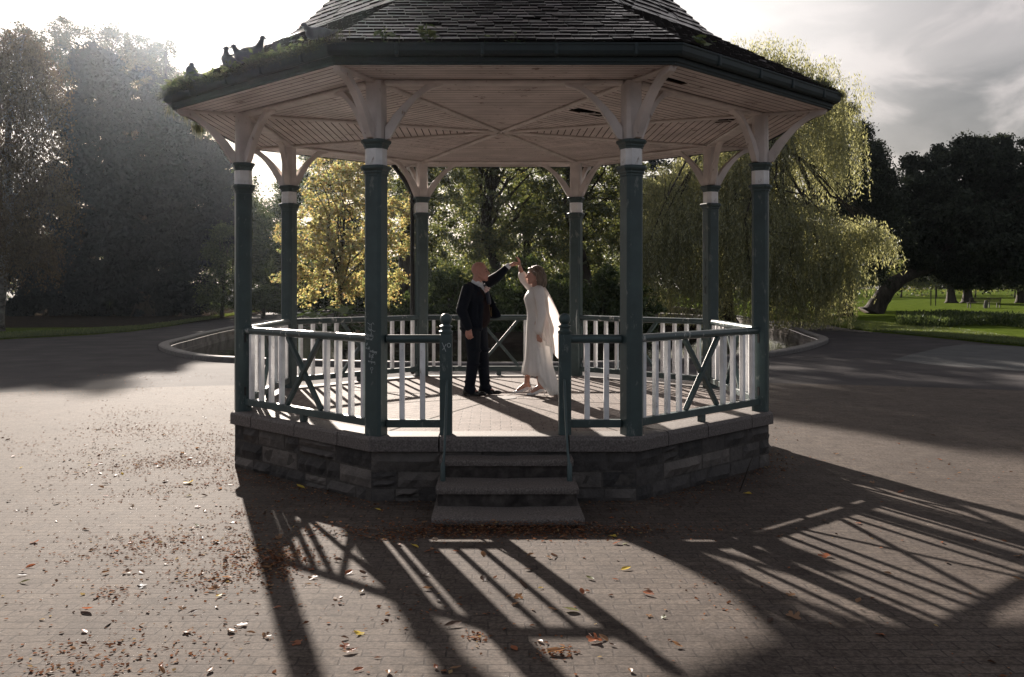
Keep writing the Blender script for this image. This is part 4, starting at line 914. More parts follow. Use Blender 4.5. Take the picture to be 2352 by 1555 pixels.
g_wil = leafmat('willow_leaf', [(0,(.14,.145,.075)),(.5,(.23,.23,.115)),(1,(.36,.34,.18))], .5, (1,.99,.82))
g_bir = leafmat('birch_leaf', [(0,(.04,.028,.018)),(.5,(.075,.054,.032)),(1,(.11,.082,.045))], .22, (1,.9,.7), gloss=.01)
g_lac = leafmat('thin_autumn_leaf', [(0,(.025,.03,.02)),(.5,(.04,.042,.026)),(1,(.08,.06,.035))], .22, gloss=.01)
g_far = leafmat('far_leaf', [(0,(.05,.07,.015)),(.5,(.11,.13,.03)),(1,(.22,.20,.05))], .5)
def gp_(px, d, z=0.0): p = P(px, HY, d); p.z = z; return p
# silver birch by the left edge
lb = lobes_px([(60,150,80),(10,230,110),(95,320,66),(30,400,105),(125,430,48),(-10,520,110),(70,560,70),(-90,330,120),(-90,150,110),(40,100,50),(90,220,60),(150,455,26)], 41)
cr, C = strands_mesh(lb, 5.0, .6, 2.0, .055, .10, .6, .8, .3, .10)
b = gp_(-8, 41); tree('birch_tree', 'silver birch with brownish drooping leaves and pale trunk at the edge of the wood', 'tree', b, [b, P(6,640,41), P(22,520,41), P(18,330,41), P(30,200,41), P(55,80,41)], .24, cr, C, g_bir, M['birch_bark'], limbs=14)
# big dark evergreen
lb = lobes_px([(225,190,80),(320,235,95),(400,290,80),(300,380,120),(415,430,100),(478,560,60),(350,550,130),(230,540,110),(190,390,90),(480,440,44),(440,640,80),(320,650,100),(200,650,90),(505,500,30),(120,600,90),(90,480,80),(440,340,50),(170,280,60),(260,310,60),(430,370,60),(490,420,46),(498,360,30),(380,250,50),(390,490,70,2),(350,420,70,2),(420,540,60,2),(290,480,70,2)], 60, 1.0)
lb += lobes_px([(40,610,70),(-60,640,90),(60,690,50),(-120,600,100),(150,690,60),(430,690,46),(250,700,60),(340,710,50)], 61); lb = sub(lb, 5)
cr, C = crown_mesh(lb, .58, 85, .62, .24, .5, .3, .6, .1, spray=.3)
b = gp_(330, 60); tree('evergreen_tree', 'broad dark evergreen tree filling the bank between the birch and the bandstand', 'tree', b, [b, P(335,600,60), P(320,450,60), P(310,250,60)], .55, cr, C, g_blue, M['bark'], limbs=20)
lb = lobes_px([(120,130,62),(190,120,60),(280,120,52),(330,140,55),(395,205,50),(255,75,24),(140,60,20),(60,110,50),(300,170,60),(200,200,80)], 74)
cr, C = crown_mesh(lb, 1.3, 36, .6, .18, .5, .2, .8, .5, spray=.5)
b = gp_(210, 74); tree('tall_tree', 'tall thin-leaved tree showing pale above the dark evergreen', 'tree', b, [b, P(215,500,74), P(205,300,74), P(215,90,74)], .4, cr, C, g_lac, M['bark'], limbs=34)
lb = lobes_px([(350,150,45),(410,200,40),(430,250,34),(380,110,22),(372,215,40)], 70)
cr, C = crown_mesh(lb, 1.8, 40, .5, .15, .5, .2, .8, .5, spray=.5)
b = gp_(385, 70); tree('tall_tree', 'rust-tinted tree top just left of the bandstand eaves', 'tree', b, [b, P(390,500,70), P(385,300,70), P(380,120,70)], .3, cr, C, g_lac, M['bark'], limbs=22)
# shrubs and trees along the path going back on the left
def bush(name, label, cat, lobes, leaf, per=1.5, leaves=60, crad=.42, size=.13, asp=.5, group=None, spray=0.0, zmin=.08, inner=.25, limbs=10):
    if not spray and limbs: lobes = sub(lobes, 4); per *= .6
    cr, C = crown_mesh(lobes, per, leaves, crad, size, asp, inner, .7, zmin, spray=spray); cx = sum((l[0] for l in lobes), Vector())/len(lobes); base = Vector((cx.x, cx.y, 0)); top = max(l[0].z for l in lobes)
    return tree(name, label, cat, base, [base, base+Vector((.1,0,top*.35)), base+Vector((0,.1,top*.7))], .12, cr, C, leaf, M['bark'], group, limbs=limbs, limb_from=.1)
bush('shrub', 'grey-leaved shrub catching light at the end of the dark evergreen', 'shrub', lobes_px([(505,590,38),(515,650,45),(490,690,40),(525,540,24)], 58), g_bush, 2.2, 60, .4, .12)
bush('bushy_tree', 'bushy green tree behind the leftmost bandstand column', 'tree', lobes_px([(555,440,48),(580,520,60),(560,600,55),(530,420,34),(540,500,40)], 64), g_bush, 1.3, 70, .6, .17)
bush('bushy_tree', 'hazy bushy tree between the two left columns, above the path', 'tree', lobes_px([(640,480,50),(625,560,62),(660,430,34),(600,620,50),(660,620,46)], 70), g_bush, 1.2, 70, .62, .18)
bush('bushy_tree', 'distant bushy tree behind the yellow autumn tree', 'tree', lobes_px([(720,450,60),(760,400,70),(700,560,60),(780,520,70),(700,640,40)], 84), g_mid, .9, 60, .7, .2)
bush('shrub', 'low shrub beside the path behind the left columns', 'shrub', lobes_px([(590,690,30),(620,684,32),(560,694,26),(650,690,26)], 58), g_bush, 2.6, 50, .35, .12)
for i, (px, d, r, lab) in enumerate(((640,76,40,'dark low shrub at the far end of the pond, leftmost'),(720,74,46,'dark shrub across the pond under the yellow maple'),(800,74,50,'dark shrub across the pond right of the maple trunk'),(880,76,50,'dark shrub across the pond behind the front left column'),(980,78,60,'dark tall shrub across the pond behind the rear left column'),(1090,78,60,'dark shrub across the pond behind the man'),(1210,78,60,'dark shrub across the pond behind the woman'),(1330,78,60,'dark shrub across the pond near the rear right column'),(1450,78,60,'dark shrub across the pond behind the willow curtain'))):
    bush('far_bank_shrub', lab, 'shrub', lobes_px([(px,690-r*.3,r),(px-r*.8,696-r*.2,r*.7),(px+r*.8,694-r*.2,r*.7),(px+r*.2,640-r*.3,r*.7)], d), g_bush, 1.2, 60, .6, .2, .5, 'shrubs on the far bank of the pond', limbs=0)
# yellow maple on the island
lb = lobes_px([(770,440,70),(835,420,60),(725,500,48),(800,540,80),(740,600,58),(690,625,30),(662,560,20),(652,640,22),(862,560,50),(820,640,50),(765,390,50),(850,370,45),(640,525,14),(700,560,34),(716,660,28),(690,690,20),(880,480,50),(735,545,50),(910,560,44),(930,480,40),(900,640,44),(870,690,30),(790,660,40)], 42)
cr, C = crown_mesh(lb, 3.0, 24, .36, .095, .8, .25, .5, .6, .5, spray=.5)
b = gp_(712, 42, .1); b2 = gp_(790, 42.5, .1)
tree('maple_tree', 'yellow autumn maple glowing in the sun behind the left columns', 'tree', b2, [b2, P(780,640,42), P(790,540,42), P(785,420,42)], .13, cr, C, g_yel, M['bark'], limbs=34, limb_from=.2)
# trees in the middle, seen between the columns
lb = lobes_px([(935,430,66),(1000,340,90),(905,330,70),(960,520,52),(1040,450,60),(900,640,34),(1000,560,44),(905,190,64),(985,130,70),(1060,190,70),(950,150,56),(1040,150,56),(870,150,44),(900,140,50),(1000,150,56),(1100,150,60),(1170,160,56),(1060,190,70),(1130,190,60)], 50)  # upper lobes, hidden by the roof, added to shade the right-hand ground
cr, C = crown_mesh(lb, 1.35, 40, .6, .17, .42, .2, .5, .7, .5, spray=.55)
b = gp_(940, 50, .1); tree('ash_tree', 'thick dark trunked tree behind the rear left column', 'tree', b, [b, P(935,660,50), P(932,560,50), P(945,450,50), P(960,330,50), P(965,150,50)], .52, cr, C, g_mid, M['bark'], limbs=30)
lb = lobes_px([(1090,310,84),(1170,300,80),(1120,420,62),(1190,480,66),(1140,560,50),(1240,380,64),(1085,540,40)], 53)
cr, C = crown_mesh(lb, 1.3, 40, .6, .17, .42, .2, .5, .7, .5, spray=.55)
b = gp_(1160, 53, .1); tree('ash_tree', 'loose green tree over the couple, with a leaning bough', 'tree', b, [b, P(1150,640,53), P(1130,590,53), P(1110,520,53), P(1140,400,53), P(1150,300,53)], .34, cr, C, g_mid, M['bark'], limbs=34)
lb = lobes_px([(1310,330,84),(1400,350,74),(1300,450,60),(1370,480,60),(1430,520,50),(1280,540,44),(1440,420,56),(1350,560,50)], 49)
cr, C = crown_mesh(lb, 1.35, 40, .58, .17, .42, .2, .5, .7, .5, spray=.55)
b = gp_(1345, 49, .1); tree('ash_tree', 'green tree with a grey bare limb beside the rear right column', 'tree', b, [b, P(1350,650,49), P(1330,560,49), P(1300,470,49), P(1320,340,49)], .30, cr, C, g_mid, M['bark'], limbs=34)
lb = lobes_px([(1030,430,90),(1150,450,100),(1280,440,100),(930,480,80),(1400,470,90),(1500,480,90),(1080,560,80),(1230,560,90),(1360,570,80)], 66)
cr, C = crown_mesh(lb, .75, 46, .8, .2, .5, .2, .6, .5); b = gp_(1210, 66)
tree('background_tree', 'wide hazy green tree beyond the island trees', 'tree', b, [b, P(1210,560,66), P(1200,400,66)], .4, cr, C, g_mid, M['bark'], limbs=26)
# rhododendrons along the water
for i, (px, py, r, d, lab) in enumerate(((930,735,46,39,'dark shrub over the water beside the rear left column'),(1025,690,62,39,'large leaved shrub directly behind the man'),(1120,705,60,37.5,'leafy shrub over the water behind the raised hands'),(1200,670,64,40,'tall leafy shrub behind the woman'),(1285,700,60,38,'leafy shrub left of the rear right column'),(1385,690,62,39,'pale tipped shrub right of the rear right column'),(1450,715,50,38,'shrub under the willow curtain'))):
    bush('rhododendron', lab, 'shrub', lobes_px([(px,py,r),(px-r*.7,py+r*.4,r*.7),(px+r*.7,py+r*.35,r*.75),(px,py+r*.9,r*.9),(px+r*.2,py-r*.8,r*.5)], d), g_bush, 2.8, 26, .36, .20, .33, 'shrubs along the island shore', .4, -.3, limbs=14)
def big_leaf_plant(name, label, base, n, h, size, leaf):
    e = empty(name, base); tag(e, label, 'plant'); st = MB(); lf = MB()
    for k in range(n):
        a = k*2.4; r = random.uniform(.25,.9)*h; tip = Vector((r*math.cos(a), r*math.sin(a), h*random.uniform(.5,1))); st.tube([(0,0,0), tip*.55+Vector((0,0,.15)), tip], [.03,.025,.012], 5)
        d = Vector((math.cos(a), math.sin(a), -.25)).normalized(); s = Vector((-d.y, d.x, 0)).normalized(); u = s.cross(d); L = size*random.uniform(.7,1.2); vs = [tip]
        m = 15
        for j in range(m):
            t = -2.5+5.0*j/(m-1); rr = L*(.62+.38*abs(math.sin(t*2.5+.8))); vs.append(tip+d*(rr*math.cos(t)*.75+.25*L)+s*rr*math.sin(t)*.7+u*(.10*L*math.cos(3*t)-.12*L))
        lf.add(vs, [(0, j, j+1) for j in range(1, m)])
    st.build('stem', M['stem'], e); lf.build('foliage', leaf, e); return e
big_leaf_plant('gunnera', 'huge leaved waterside plant below the yellow maple', gp_(752, 36, -.2), 16, 1.5, .62, g_bush)
big_leaf_plant('gunnera', 'smaller broad leaved plant at the water right of the yellow maple', gp_(830, 35.5, -.25), 12, 1.0, .5, g_bush)
# weeping willow
lb = lobes_px([(1760,160,86),(1840,190,80),(1900,240,70),(1945,300,44),(1850,330,100),(1720,300,110),(1620,400,110),(1540,430,80),(1480,450,60),(1700,430,130)], 45)
lb3 = lobes_px([(2005,540,46),(2035,560,30),(1975,530,50)], 43.5)
lb2 = lobes_px([(1930,560,66),(1850,520,100),(1740,520,110),(1630,520,110),(1530,540,80),(1470,590,50),(1800,610,90),(1680,620,100),(1580,640,70),(1900,620,60)], 43.5)
c1, S1 = strands_mesh(lb, 4.2, 1.2, 3.2, .06, .15, .25, .1, .4, .055); lb2 += lobes_px([(1925,600,50),(1860,650,56),(1800,660,60),(1560,480,70),(1500,540,60)], 43.5)
c2, S2 = strands_mesh(lb2, 5.6, 1.0, 2.9, .06, .15, .25, .05, .4, .055)
c3, S3 = strands_mesh(lobes_px([(1690,100,22),(1760,95,30),(1830,110,30),(1900,150,30),(1960,190,26),(1990,225,22),(1720,120,40)], 45), 5, .5, 1.5, .09, .15, .2, .1, .5, .10)
c4, S4 = strands_mesh(lb3, 7.0, .5, 1.25, .055, .15, .25, .05, .4, .055)
V = np.concatenate([c1[0], c2[0], c3[0], c4[0]]); F = np.arange(len(V), dtype=np.int32).reshape(-1, 4); S = np.concatenate([S1, S2, S3, S4])
b = gp_(1660, 46, .05); tree('weeping_willow', 'great weeping willow with yellow-green curtains hanging over the pond', 'tree', b, [b, P(1655,620,46), P(1640,520,46), P(1680,380,46), P(1740,240,45.5), P(1790,140,45)], .55, (V, F), S, g_wil, M['bark'], limbs=70, twig=.8, limb_from=.3)
# dark trees on the right
lb = lobes_px([(1985,350,36),(2000,410,46),(2015,470,50),(1965,470,50),(2040,540,44),(1950,560,60),(2000,610,50),(1975,310,22),(2030,420,20)], 60)
lb = sub(lb, 4)
cr, C = crown_mesh(lb, .8, 80, .5, .19, .4, .3, .7, .5); b = gp_(1940, 60)
tree('conifer', 'narrow dark evergreen rising behind the willow', 'tree', b, [b, P(1965,560,60), P(1985,330,60)], .35, cr, C, g_dark, M['bark'], limbs=20)
lb = lobes_px([(2090,450,70),(2130,400,56),(2200,385,64),(2270,375,60),(2335,400,70),(2410,430,90),(2150,520,100),(2250,520,110),(2350,520,110),(2070,545,56),(2450,540,110),(2200,600,70),(2300,615,70),(2390,620,70),(2120,600,44),(2230,340,26),(2300,345,26),(2480,640,60),(2300,450,90,2),(2200,480,90,2),(2380,500,90,2),(2260,540,90,-1)], 66)
lb = sub(lb, 6)
cr, C = crown_mesh(lb, .46, 80, .66, .23, .5, .28, .55, 1.0, spray=.35); b = G(2004, 722)
tree('leaning_tree', 'large dark evergreen on a bent leaning trunk at the lawn', 'tree', b, [b, P(2022,690,65.7), P(2050,655,65.5), P(2085,632,65.5), P(2140,610,66), P(2210,540,66), P(2250,440,66)], .68, cr, C, g_dark, M['bark'], limbs=30, limb_from=.55)
for px, d, lb_, lab in ((1900,78,[(1850,420,90),(1930,400,80),(1880,330,70),(1830,520,80),(1950,520,70),(1900,250,50),(1900,600,60)],'tall dark tree added behind the willow to shade the lawn'),(1640,74,[(1600,420,90),(1690,400,90),(1640,330,70),(1560,520,90),(1700,520,90),(1640,600,60),(1480,500,70)],'dark tree added beyond the pond behind the willow to shade the lawn')):  # trees added mostly out of sight behind the willow to shade the lawn
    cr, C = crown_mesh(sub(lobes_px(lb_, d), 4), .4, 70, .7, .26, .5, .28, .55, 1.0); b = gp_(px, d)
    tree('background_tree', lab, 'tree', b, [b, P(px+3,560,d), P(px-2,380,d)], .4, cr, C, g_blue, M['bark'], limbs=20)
for px, r, lab, lb in ((2185,.55,'park tree with a pale straight trunk beyond the lawn, nearer the saplings',[(2150,560,60),(2200,590,60),(2180,630,40)]),(2223,.6,'park tree with a pale straight trunk beside the bench',[(2240,580,60),(2290,600,60),(2230,630,40)]),(2345,.5,'far park tree at the end of the lawn',[(2330,600,60),(2380,600,60),(2350,640,40)])):
    cr, C = crown_mesh(lobes_px(lb, 104), .5, 70, 1.1, .3, .5, .3, .6, 1.6); b = gp_(px, 104)
    tree('park_tree', lab, 'tree', b, [b, P(px-1,660,104), P(px+2,600,104)], r, cr, C, g_dark, M['bark'], limbs=12)
for px, d, r, lab in ((1990,150,60,'sunlit far shrub seen under the leaning trunk'),(2070,150,60,'sunlit far shrub right of the leaning trunk'),(2150,150,56,'sunlit far shrub beyond the saplings'),(2240,150,60,'sunlit far shrub beyond the bench'),(2330,150,60,'sunlit far shrub at the end of the lawn'),(1900,140,60,'sunlit far shrub behind the willow')):
    bush('far_shrub', lab, 'shrub', lobes_px([(px,628,r*.5),(px-r*.5,640,r*.35),(px+r*.5,636,r*.4)], d), g_far, .5, 60, 1.0, .30, .5, 'shrubs along the far side of the lawn', limbs=0)
# far wood that closes the view, one mass
Cw = []
for k in range(900):
    x = random.uniform(-150, 190); y = random.uniform(150, 185)+(.0 if x > 20 else -20); Cw.append((x, y, random.uniform(.5, 1)*random.uniform(3, 13)))
Cw = np.array(Cw); idx = np.repeat(np.arange(len(Cw)), 60); X = Cw[idx]+rng.normal(size=(len(idx),3))*np.array([1.8,1.8,1.3]); X[:,2] = np.abs(X[:,2])
V, F = leaf_quads(X, rng.normal(size=X.shape), rng.normal(size=X.shape), rng.uniform(.4,.9,len(X)), rng.uniform(.3,.6,len(X)))
tag(link('distant_woods', np_mesh('distant_woods', V, F), g_mid), kind='stuff', label='hazy wood closing the view beyond the park')
# ground cover and grass
def blades(name, label, poly_fn, n, h, w, leaf, kind='stuff'):
    X = poly_fn(n); m = len(X); D = unit(rng.normal(size=(m,3))*.45+np.array([0,0,1.0])); L = h*rng.uniform(.5,1.4,m); X = X+D*L[:,None]/2
    V, F = leaf_quads(X, D, rng.normal(size=(m,3)), L, np.full(m, w)); return tag(link(name, np_mesh(name, V, F), leaf), label=label, kind=kind)
def band(edge, depth, zb=.05):
    edge = [Vector(p) for p in edge]
    def fn(n):
        s = rng.uniform(0, len(edge)-1.001, n); i = s.astype(int); f = (s-i)[:, None]; A = np.array(edge)[i]; B = np.array(edge)[i+1]; p = A*(1-f)+B*f
        dr = np.array(depth[0])*(rng.random(n)**1.5)[:, None]; p = p+dr; p[:, 2] = zb; return p
    return fn
g_gra = leafmat('grass_blade', [(0,(.04,.06,.014)),(.5,(.075,.10,.024)),(1,(.13,.14,.04))], .35)
blades('lawn_grass', 'short grass along the lawn edge', band(RIGHT_EDGE, [(3.0,16.0,0)]), 70000, .09, .02, g_gra)
blades('verge_grass', 'rough grass along the foot of the dark trees', band(LEFT_EDGE, [(-1.0,4.0,0)]), 30000, .12, .022, g_gra)
def cover(n):
    px = rng.uniform(2060, 2560, n); d = rng.uniform(45, 55, n)-(px-2200)*.012+2*np.sin(px*.02); x = CX+(px-VX)/FPX*d; clump = .22+.30*(np.sin(x*1.3)+np.sin(x*.53+1)+2)/4; z = clump*rng.random(n)+.05; return np.c_[x, CY+d, z]
blades('undergrowth', 'band of dark weedy ground cover across the lawn', cover, 26000, .16, .08, g_bush)
# small park furniture on the far lawn
def bench(px, d, w, lab):
    b = gp_(px, d, .05); e = empty('park_bench', b); tag(e, lab, 'bench')
    for sg in (-1, 1):
        l = MB(); l.bar((sg*w*.42,-.22,0),(sg*w*.42,-.24,.44), .07,.07,(1,0,0)).bar((sg*w*.42,.25,0),(sg*w*.42,.22,.44), .07,.07,(1,0,0)).bar((sg*w*.42,-.26,.42),(sg*w*.42,.26,.42), .07,.05); l.build('leg', M['iron'], e)
    s = MB(); [s.box((0,-.2+.11*k,.46), (w,.09,.035)) for k in range(5)]; s.build('seat', M['bark'], e)
    s = MB(); [s.bar((-w/2,-.27-.03*k,.58+.12*k),(w/2,-.27-.03*k,.58+.12*k), .03,.09) for k in range(3)]; [s.bar((x*w*.42,-.25,.44),(x*w*.42,-.36,.9), .06,.05,(1,0,0)) for x in (-1,1)]; s.build('backrest', M['bark'], e)
bench(2245, 82, 1.7, 'dark wooden park bench on the lawn left of the pale post'); bench(2281, 82.5, 1.1, 'dark short park bench on the lawn right of the pale post')
tag(MB().lathe([(.10,0),(.10,.62),(.085,.68),(.0,.70)], n=12).build('bollard', M['kerbstone']), 'short pale post standing between the two lawn benches', 'post').location = gp_(2264, 80.5, .03)
for px, lab, hh in ((2138, 'sapling stake on the lawn, shorter of the pair', 1.7), (2149, 'sapling stake on the lawn, taller of the pair', 2.0)):
    s = MB(); s.tube([(0,0,0),(.01,0,hh)], .05, 8).bar((-.15,0,hh*.8),(.15,0,hh*.8),.03,.05); o = s.build('tree_stake', M['bark']); o.location = gp_(px, 91, .03); tag(o, lab, 'stake')
# ------------------------------------------------------------------ on the roof edge: weeds, moss and pigeons
def eave(px, k0, k1, ap_=None, z=4.18):
    """point on the gutter between octagon corners k0 and k1 that shows at photo column px"""
    v = octv(ap_ or FA+.05, z); a, b = v[k0], v[k1]; best = min((i/200 for i in range(201)), key=lambda t: abs(VX+FPX*((a.lerp(b,t)).x-CX)/((a.lerp(b,t)).y-CY)-px)); return a.lerp(b, best)
def weed(name, label, loc, nb_, hb, nl, sl_, spread, hang=.0, leaf=None, group='weeds growing in the bandstand gutter', cat='weed', along=None, bw=.008):
    e = empty(name, loc); tag(e, label, cat, group); along = Vector(along or (1,0,0)); nb = int(nb_*.72)
    if nb:
        Q = rng.normal(size=(nb,1))*spread*np.array([along])*1.0+rng.normal(size=(nb,3))*np.array([.02,.02,.008]); D = unit(rng.normal(size=(nb,3))*(.55-.35*hang)+np.array([0,0,1.0-2.1*hang])); L = .65*hb*rng.uniform(.4,1.3,nb)
        V, F = leaf_quads(Q+D*L[:,None]/2, D, rng.normal(size=(nb,3)), L, np.full(nb, bw)); link('grass_foliage', np_mesh('grass_foliage', V, F), g_weed2, e)
    if nl:
        Q = rng.normal(size=(nl,1))*spread*np.array([along])+rng.normal(size=(nl,3))*np.array([.035,.035,.03])+np.array([0,0,sl_*.9]); D = unit(rng.normal(size=(nl,3))*np.array([1,1,.4])+np.array([0,0,.15])); L = sl_*rng.uniform(.6,1.3,nl)
        V, F = leaf_quads(Q+D*L[:,None]*.4, D, rng.normal(size=(nl,3))*.5+np.array([0,0,1]), L, L*.55, .2); link('leaves', np_mesh('leaves', V, F), leaf or g_weed, e)
        st = MB(); [st.tube([(0,0,-.02), tuple(Q[i]+D[i]*L[i]*.1)], [.004,.002], 4) for i in range(0, nl, 3)]; st.build('stalk', M['stem'], e)
    return e
g_weed = leafmat('gutter_weed_leaf', [(0,(.045,.065,.028)),(.5,(.085,.11,.045)),(1,(.17,.185,.085))], .35)
g_weed2 = leafmat('gutter_grass_blade', [(0,(.020,.024,.013)),(.5,(.045,.048,.025)),(1,(.13,.12,.07))], .35)
weed('gutter_weed', 'broad leaved weed hanging over the gutter near the front left corner', eave(888,7,0), 14, .12, 20, .085, .05)
weed('gutter_weed', 'bright green rosette weed on the front gutter', eave(988,7,0), 6, .1, 26, .10, .03)
weed('gutter_weed', 'wispy grass tuft with yellow leaves at the middle of the front gutter', eave(1188,7,0), 26, .14, 10, .05, .05)
weed('gutter_weed', 'single green weed at the front right corner of the gutter', eave(1612,0,1), 4, .08, 18, .09, .02)
weed('gutter_weed', 'tiny weed leaf left of the grass tuft on the front gutter', eave(1110,7,0), 0, .1, 6, .05, .03)
al = (octv(1,0)[7]-octv(1,0)[6]).normalized()
for px, lab, nb, hb, nl, sz, sp in ((770,'grass tuft at the front left corner of the gutter',160,.16,8,.05,.10),(725,'grassy tuft below the pigeon on the tiles',130,.14,8,.05,.10),(672,'thick mat of grass along the left gutter, nearest the tiles',260,.11,40,.06,.16),(625,'round leaved weed on the left gutter',140,.10,70,.075,.12),(585,'bushy pale weed beside the pair of pigeons',170,.14,90,.07,.13),(530,'leafy weed under the perching pigeon',140,.12,60,.065,.12),(478,'small sprouting weed left of the perching pigeon',60,.10,30,.06,.10),(430,'tall leafy weed at the far left of the gutter',90,.18,90,.09,.14),(392,'spreading weed on the leftmost corner of the gutter',120,.16,70,.075,.12)):
    weed('gutter_weed', lab, eave(px,6,7), nb, hb, nl, sz, sp, along=al)
n = 3400; v = octv(FA+.05, 4.16); t = rng.random(n)[:,None]; A = np.array(v[6])*(1-t)+np.array(v[7])*t; out_ = np.array(sector(7)[0]); q = rng.random(n)[:,None]; ang = q*PI*1.05
X = A+out_*(.05*np.cos(PI-ang)+.045)*1.0+np.c_[np.zeros((n,2)), .035*np.sin(ang[:,0])-.05*(q[:,0] > .55)*rng.random(n)]; D = unit(rng.normal(size=(n,3))*.7+out_*.6+np.array([0,0,-.25])); L = rng.uniform(.02,.055,n)
V, F = leaf_quads(X+D*L[:,None]/2, D, rng.normal(size=(n,3)), L, np.full(n,.008)); g_moss = leafmat('moss', [(0,(.015,.018,.009)),(.6,(.035,.038,.018)),(1,(.08,.08,.04))], .3)
tag(link('gutter_moss', np_mesh('gutter_moss', V, F), g_moss), kind='stuff', label='dark moss and grass matting over the left gutter')
def hang_weed(px_pt, lab, n, h, spread):
    e = weed('hanging_weed', lab, px_pt, n, h, n//6, .07, spread, 1.0, group='weeds hanging below the left eaves', along=(octv(1,0)[5]-octv(1,0)[6]).normalized())
v5, v6 = octv(FA+.05, 4.05)[5], octv(FA+.05, 4.05)[6]
for t_, lab, n_, h_ in ((.02,'grass tuft hanging from the leftmost eaves corner',40,.2),(.18,'thin trailing weed below the leftmost eaves',40,.16),(.36,'thick dark curtain of roots and moss hanging from the left eaves',160,.28),(.5,'trailing weed beside the dark moss curtain',50,.22)): hang_weed(v6.lerp(v5, t_), lab, n_, h_, .1)
al2 = (octv(1,0)[1]-octv(1,0)[0]).normalized()
weed('gutter_weed', 'upright grassy clump on the right end of the gutter', eave(1893,0,1), 150, .22, 40, .07, .09, along=al2)
weed('gutter_weed', 'twiggy dead stems rising from the right gutter clump', eave(1880,0,1), 26, .5, 0, .05, .10, along=al2, bw=.006)
weed('gutter_weed', 'dark moss lump on the rightmost corner of the gutter', octv(FA+.07, 4.15)[1], 260, .10, 10, .05, .05, along=al2)
M['pigeon'] = mat('pigeon_feathers', [(.3,(.045,.048,.058)),(.6,(.11,.115,.13)),(.8,(.20,.20,.21))], 9, .6, .3, 60, bdist=.004)
M['beak'] = mat('horn_beak', [(.3,(.05,.045,.04)),(.7,(.12,.10,.09))], 40, .5, 0)
M['foot'] = mat('pink_foot', [(.3,(.25,.09,.08)),(.7,(.35,.14,.12))], 40, .6, 0)
def pigeon(loc, yaw, lab, pitch=0.0, headup=1.0):
    e = empty('pigeon', loc, yaw); tag(e, lab, 'pigeon', 'pigeons perched on the bandstand eaves')
    R = Matrix.Rotation(-pitch, 3, 'Y'); q = lambda x, y, z: tuple(R @ Vector((x, y, z-.10))+Vector((0,0,.10)))
    hz = .235*headup
    pr = [('c', q(.055,0,.135), .058, q(-.06,0,.105), .045), ('c', q(-.05,0,.105), .042, q(-.14,0,.085), .018), ('c', q(.06,0,.15), .046, q(.085,0,hz-.03), .026), ('e', q(.092,0,hz), (.030,.024,.025)), ('e', q(-.19,0,.073), (.07,.03,.008))]
    for sg in (-1, 1): pr += [('e', q(-.02,sg*.045,.115), (.10,.014,.042)), ('c', q(-.10,sg*.03,.095), .016, q(-.185,sg*.016,.082), .006), ('c', q(.0,sg*.024,.085), .018, (.0,sg*.026,.045), .009)]
    b = organic('body', pr, .0055, M['pigeon'], e, 2)
    MB().lathe([(.008,0),(.006,.012),(.001,.024)], n=8).build('beak', M['beak'], e).matrix_local = Matrix.Translation(Vector(q(.118,0,hz-.002))) @ Matrix.Rotation(rad(105), 4, 'Y')
    for sg in (-1, 1):
        f = MB(); f.tube([(.0,sg*.026,.05),(.0,sg*.026,.006)], [.006,.005], 6); [f.tube([(.0,sg*.026,.005),(.038*math.cos(a),sg*.026+.038*math.sin(a),.004)], [.005,.003], 5) for a in (-.5,0,.5,PI)]; f.build('foot', M['foot'], e)
    return e
pe = lambda px: eave(px,6,7, FA+.02, 4.20)
pigeon(pe(530), rad(172), 'pigeon leaning forward, alone to the left of the pair', .30)
pigeon(pe(566), rad(195), 'nearer pigeon of the pair with its back turned', -.25, 1.02)
pigeon(pe(580)+(pe(580)-Vector((CX,CY,4.2))).normalized()*.16+Vector((0,0,.07)), rad(-8), 'farther pigeon of the pair, head raised and facing right', -.1, 1.12)
pigeon(pe(442), rad(150), 'pigeon with lifted tail half hidden by leaves at the far left', .75, .8)
pt = P(722, 84, 8.95); 
pigeon(pe(722)+Vector((.02,.10,.04)), rad(205), 'pigeon sitting on the roof tiles facing away', -.45, .98)
# ------------------------------------------------------------------ fallen leaves
def leaf_proto(i):
    r = random.Random(i); mb = MB(); L, Wd = 1.0, r.uniform(.5,.7); curl = r.uniform(.5,1.6); bend = r.uniform(-.5,.9); nx, ny = 7, 4
    if i % 3 == 2:                                               # lobed sycamore leaf
        m = 21; vs = [(0,0,.05)]
        for k in range(m):
            t = -2.75+5.5*k/(m-1); rr = .5*(.62+.38*abs(math.cos(2.5*t)))*r.uniform(.9,1.1); vs.append((rr*math.cos(t), rr*math.sin(t), .04+.22*curl*rr*rr*4*(.4+.6*math.sin(2*t+i))**2*.6))
        fs = [(0, k, k+1) for k in range(1, m)]; mb.add(vs, fs); mb.tube([(0,0,.05),(-.3,.05,.02),(-.62,.02,.06)], [.012,.012,.008], 4)
    else:
        vs = []
        for a in range(nx+1):
            u = a/nx; wd = Wd*math.sin(PI*min(1,u*.96+.02))**.8*(1-.25*u)
            for b in range(ny+1):
                v = b/ny-.5; vs.append((u-.5, v*wd, .06+curl*.5*v*v*wd+bend*(u-.5)**2*.5+r.uniform(-.015,.015)))
        fs = [(a*(ny+1)+b, a*(ny+1)+b+1, (a+1)*(ny+1)+b+1, (a+1)*(ny+1)+b) for a in range(nx) for b in range(ny)]; mb.add(vs, fs); mb.tube([(-.5,0,.1),(-.75,.03,.04)], [.012,.008], 4)
    me = bpy.data.meshes.new('leaf_shape'); me.from_pydata(mb.v, [], mb.f); me.polygons.foreach_set('use_smooth', [True]*len(me.polygons)); me.update(); return me
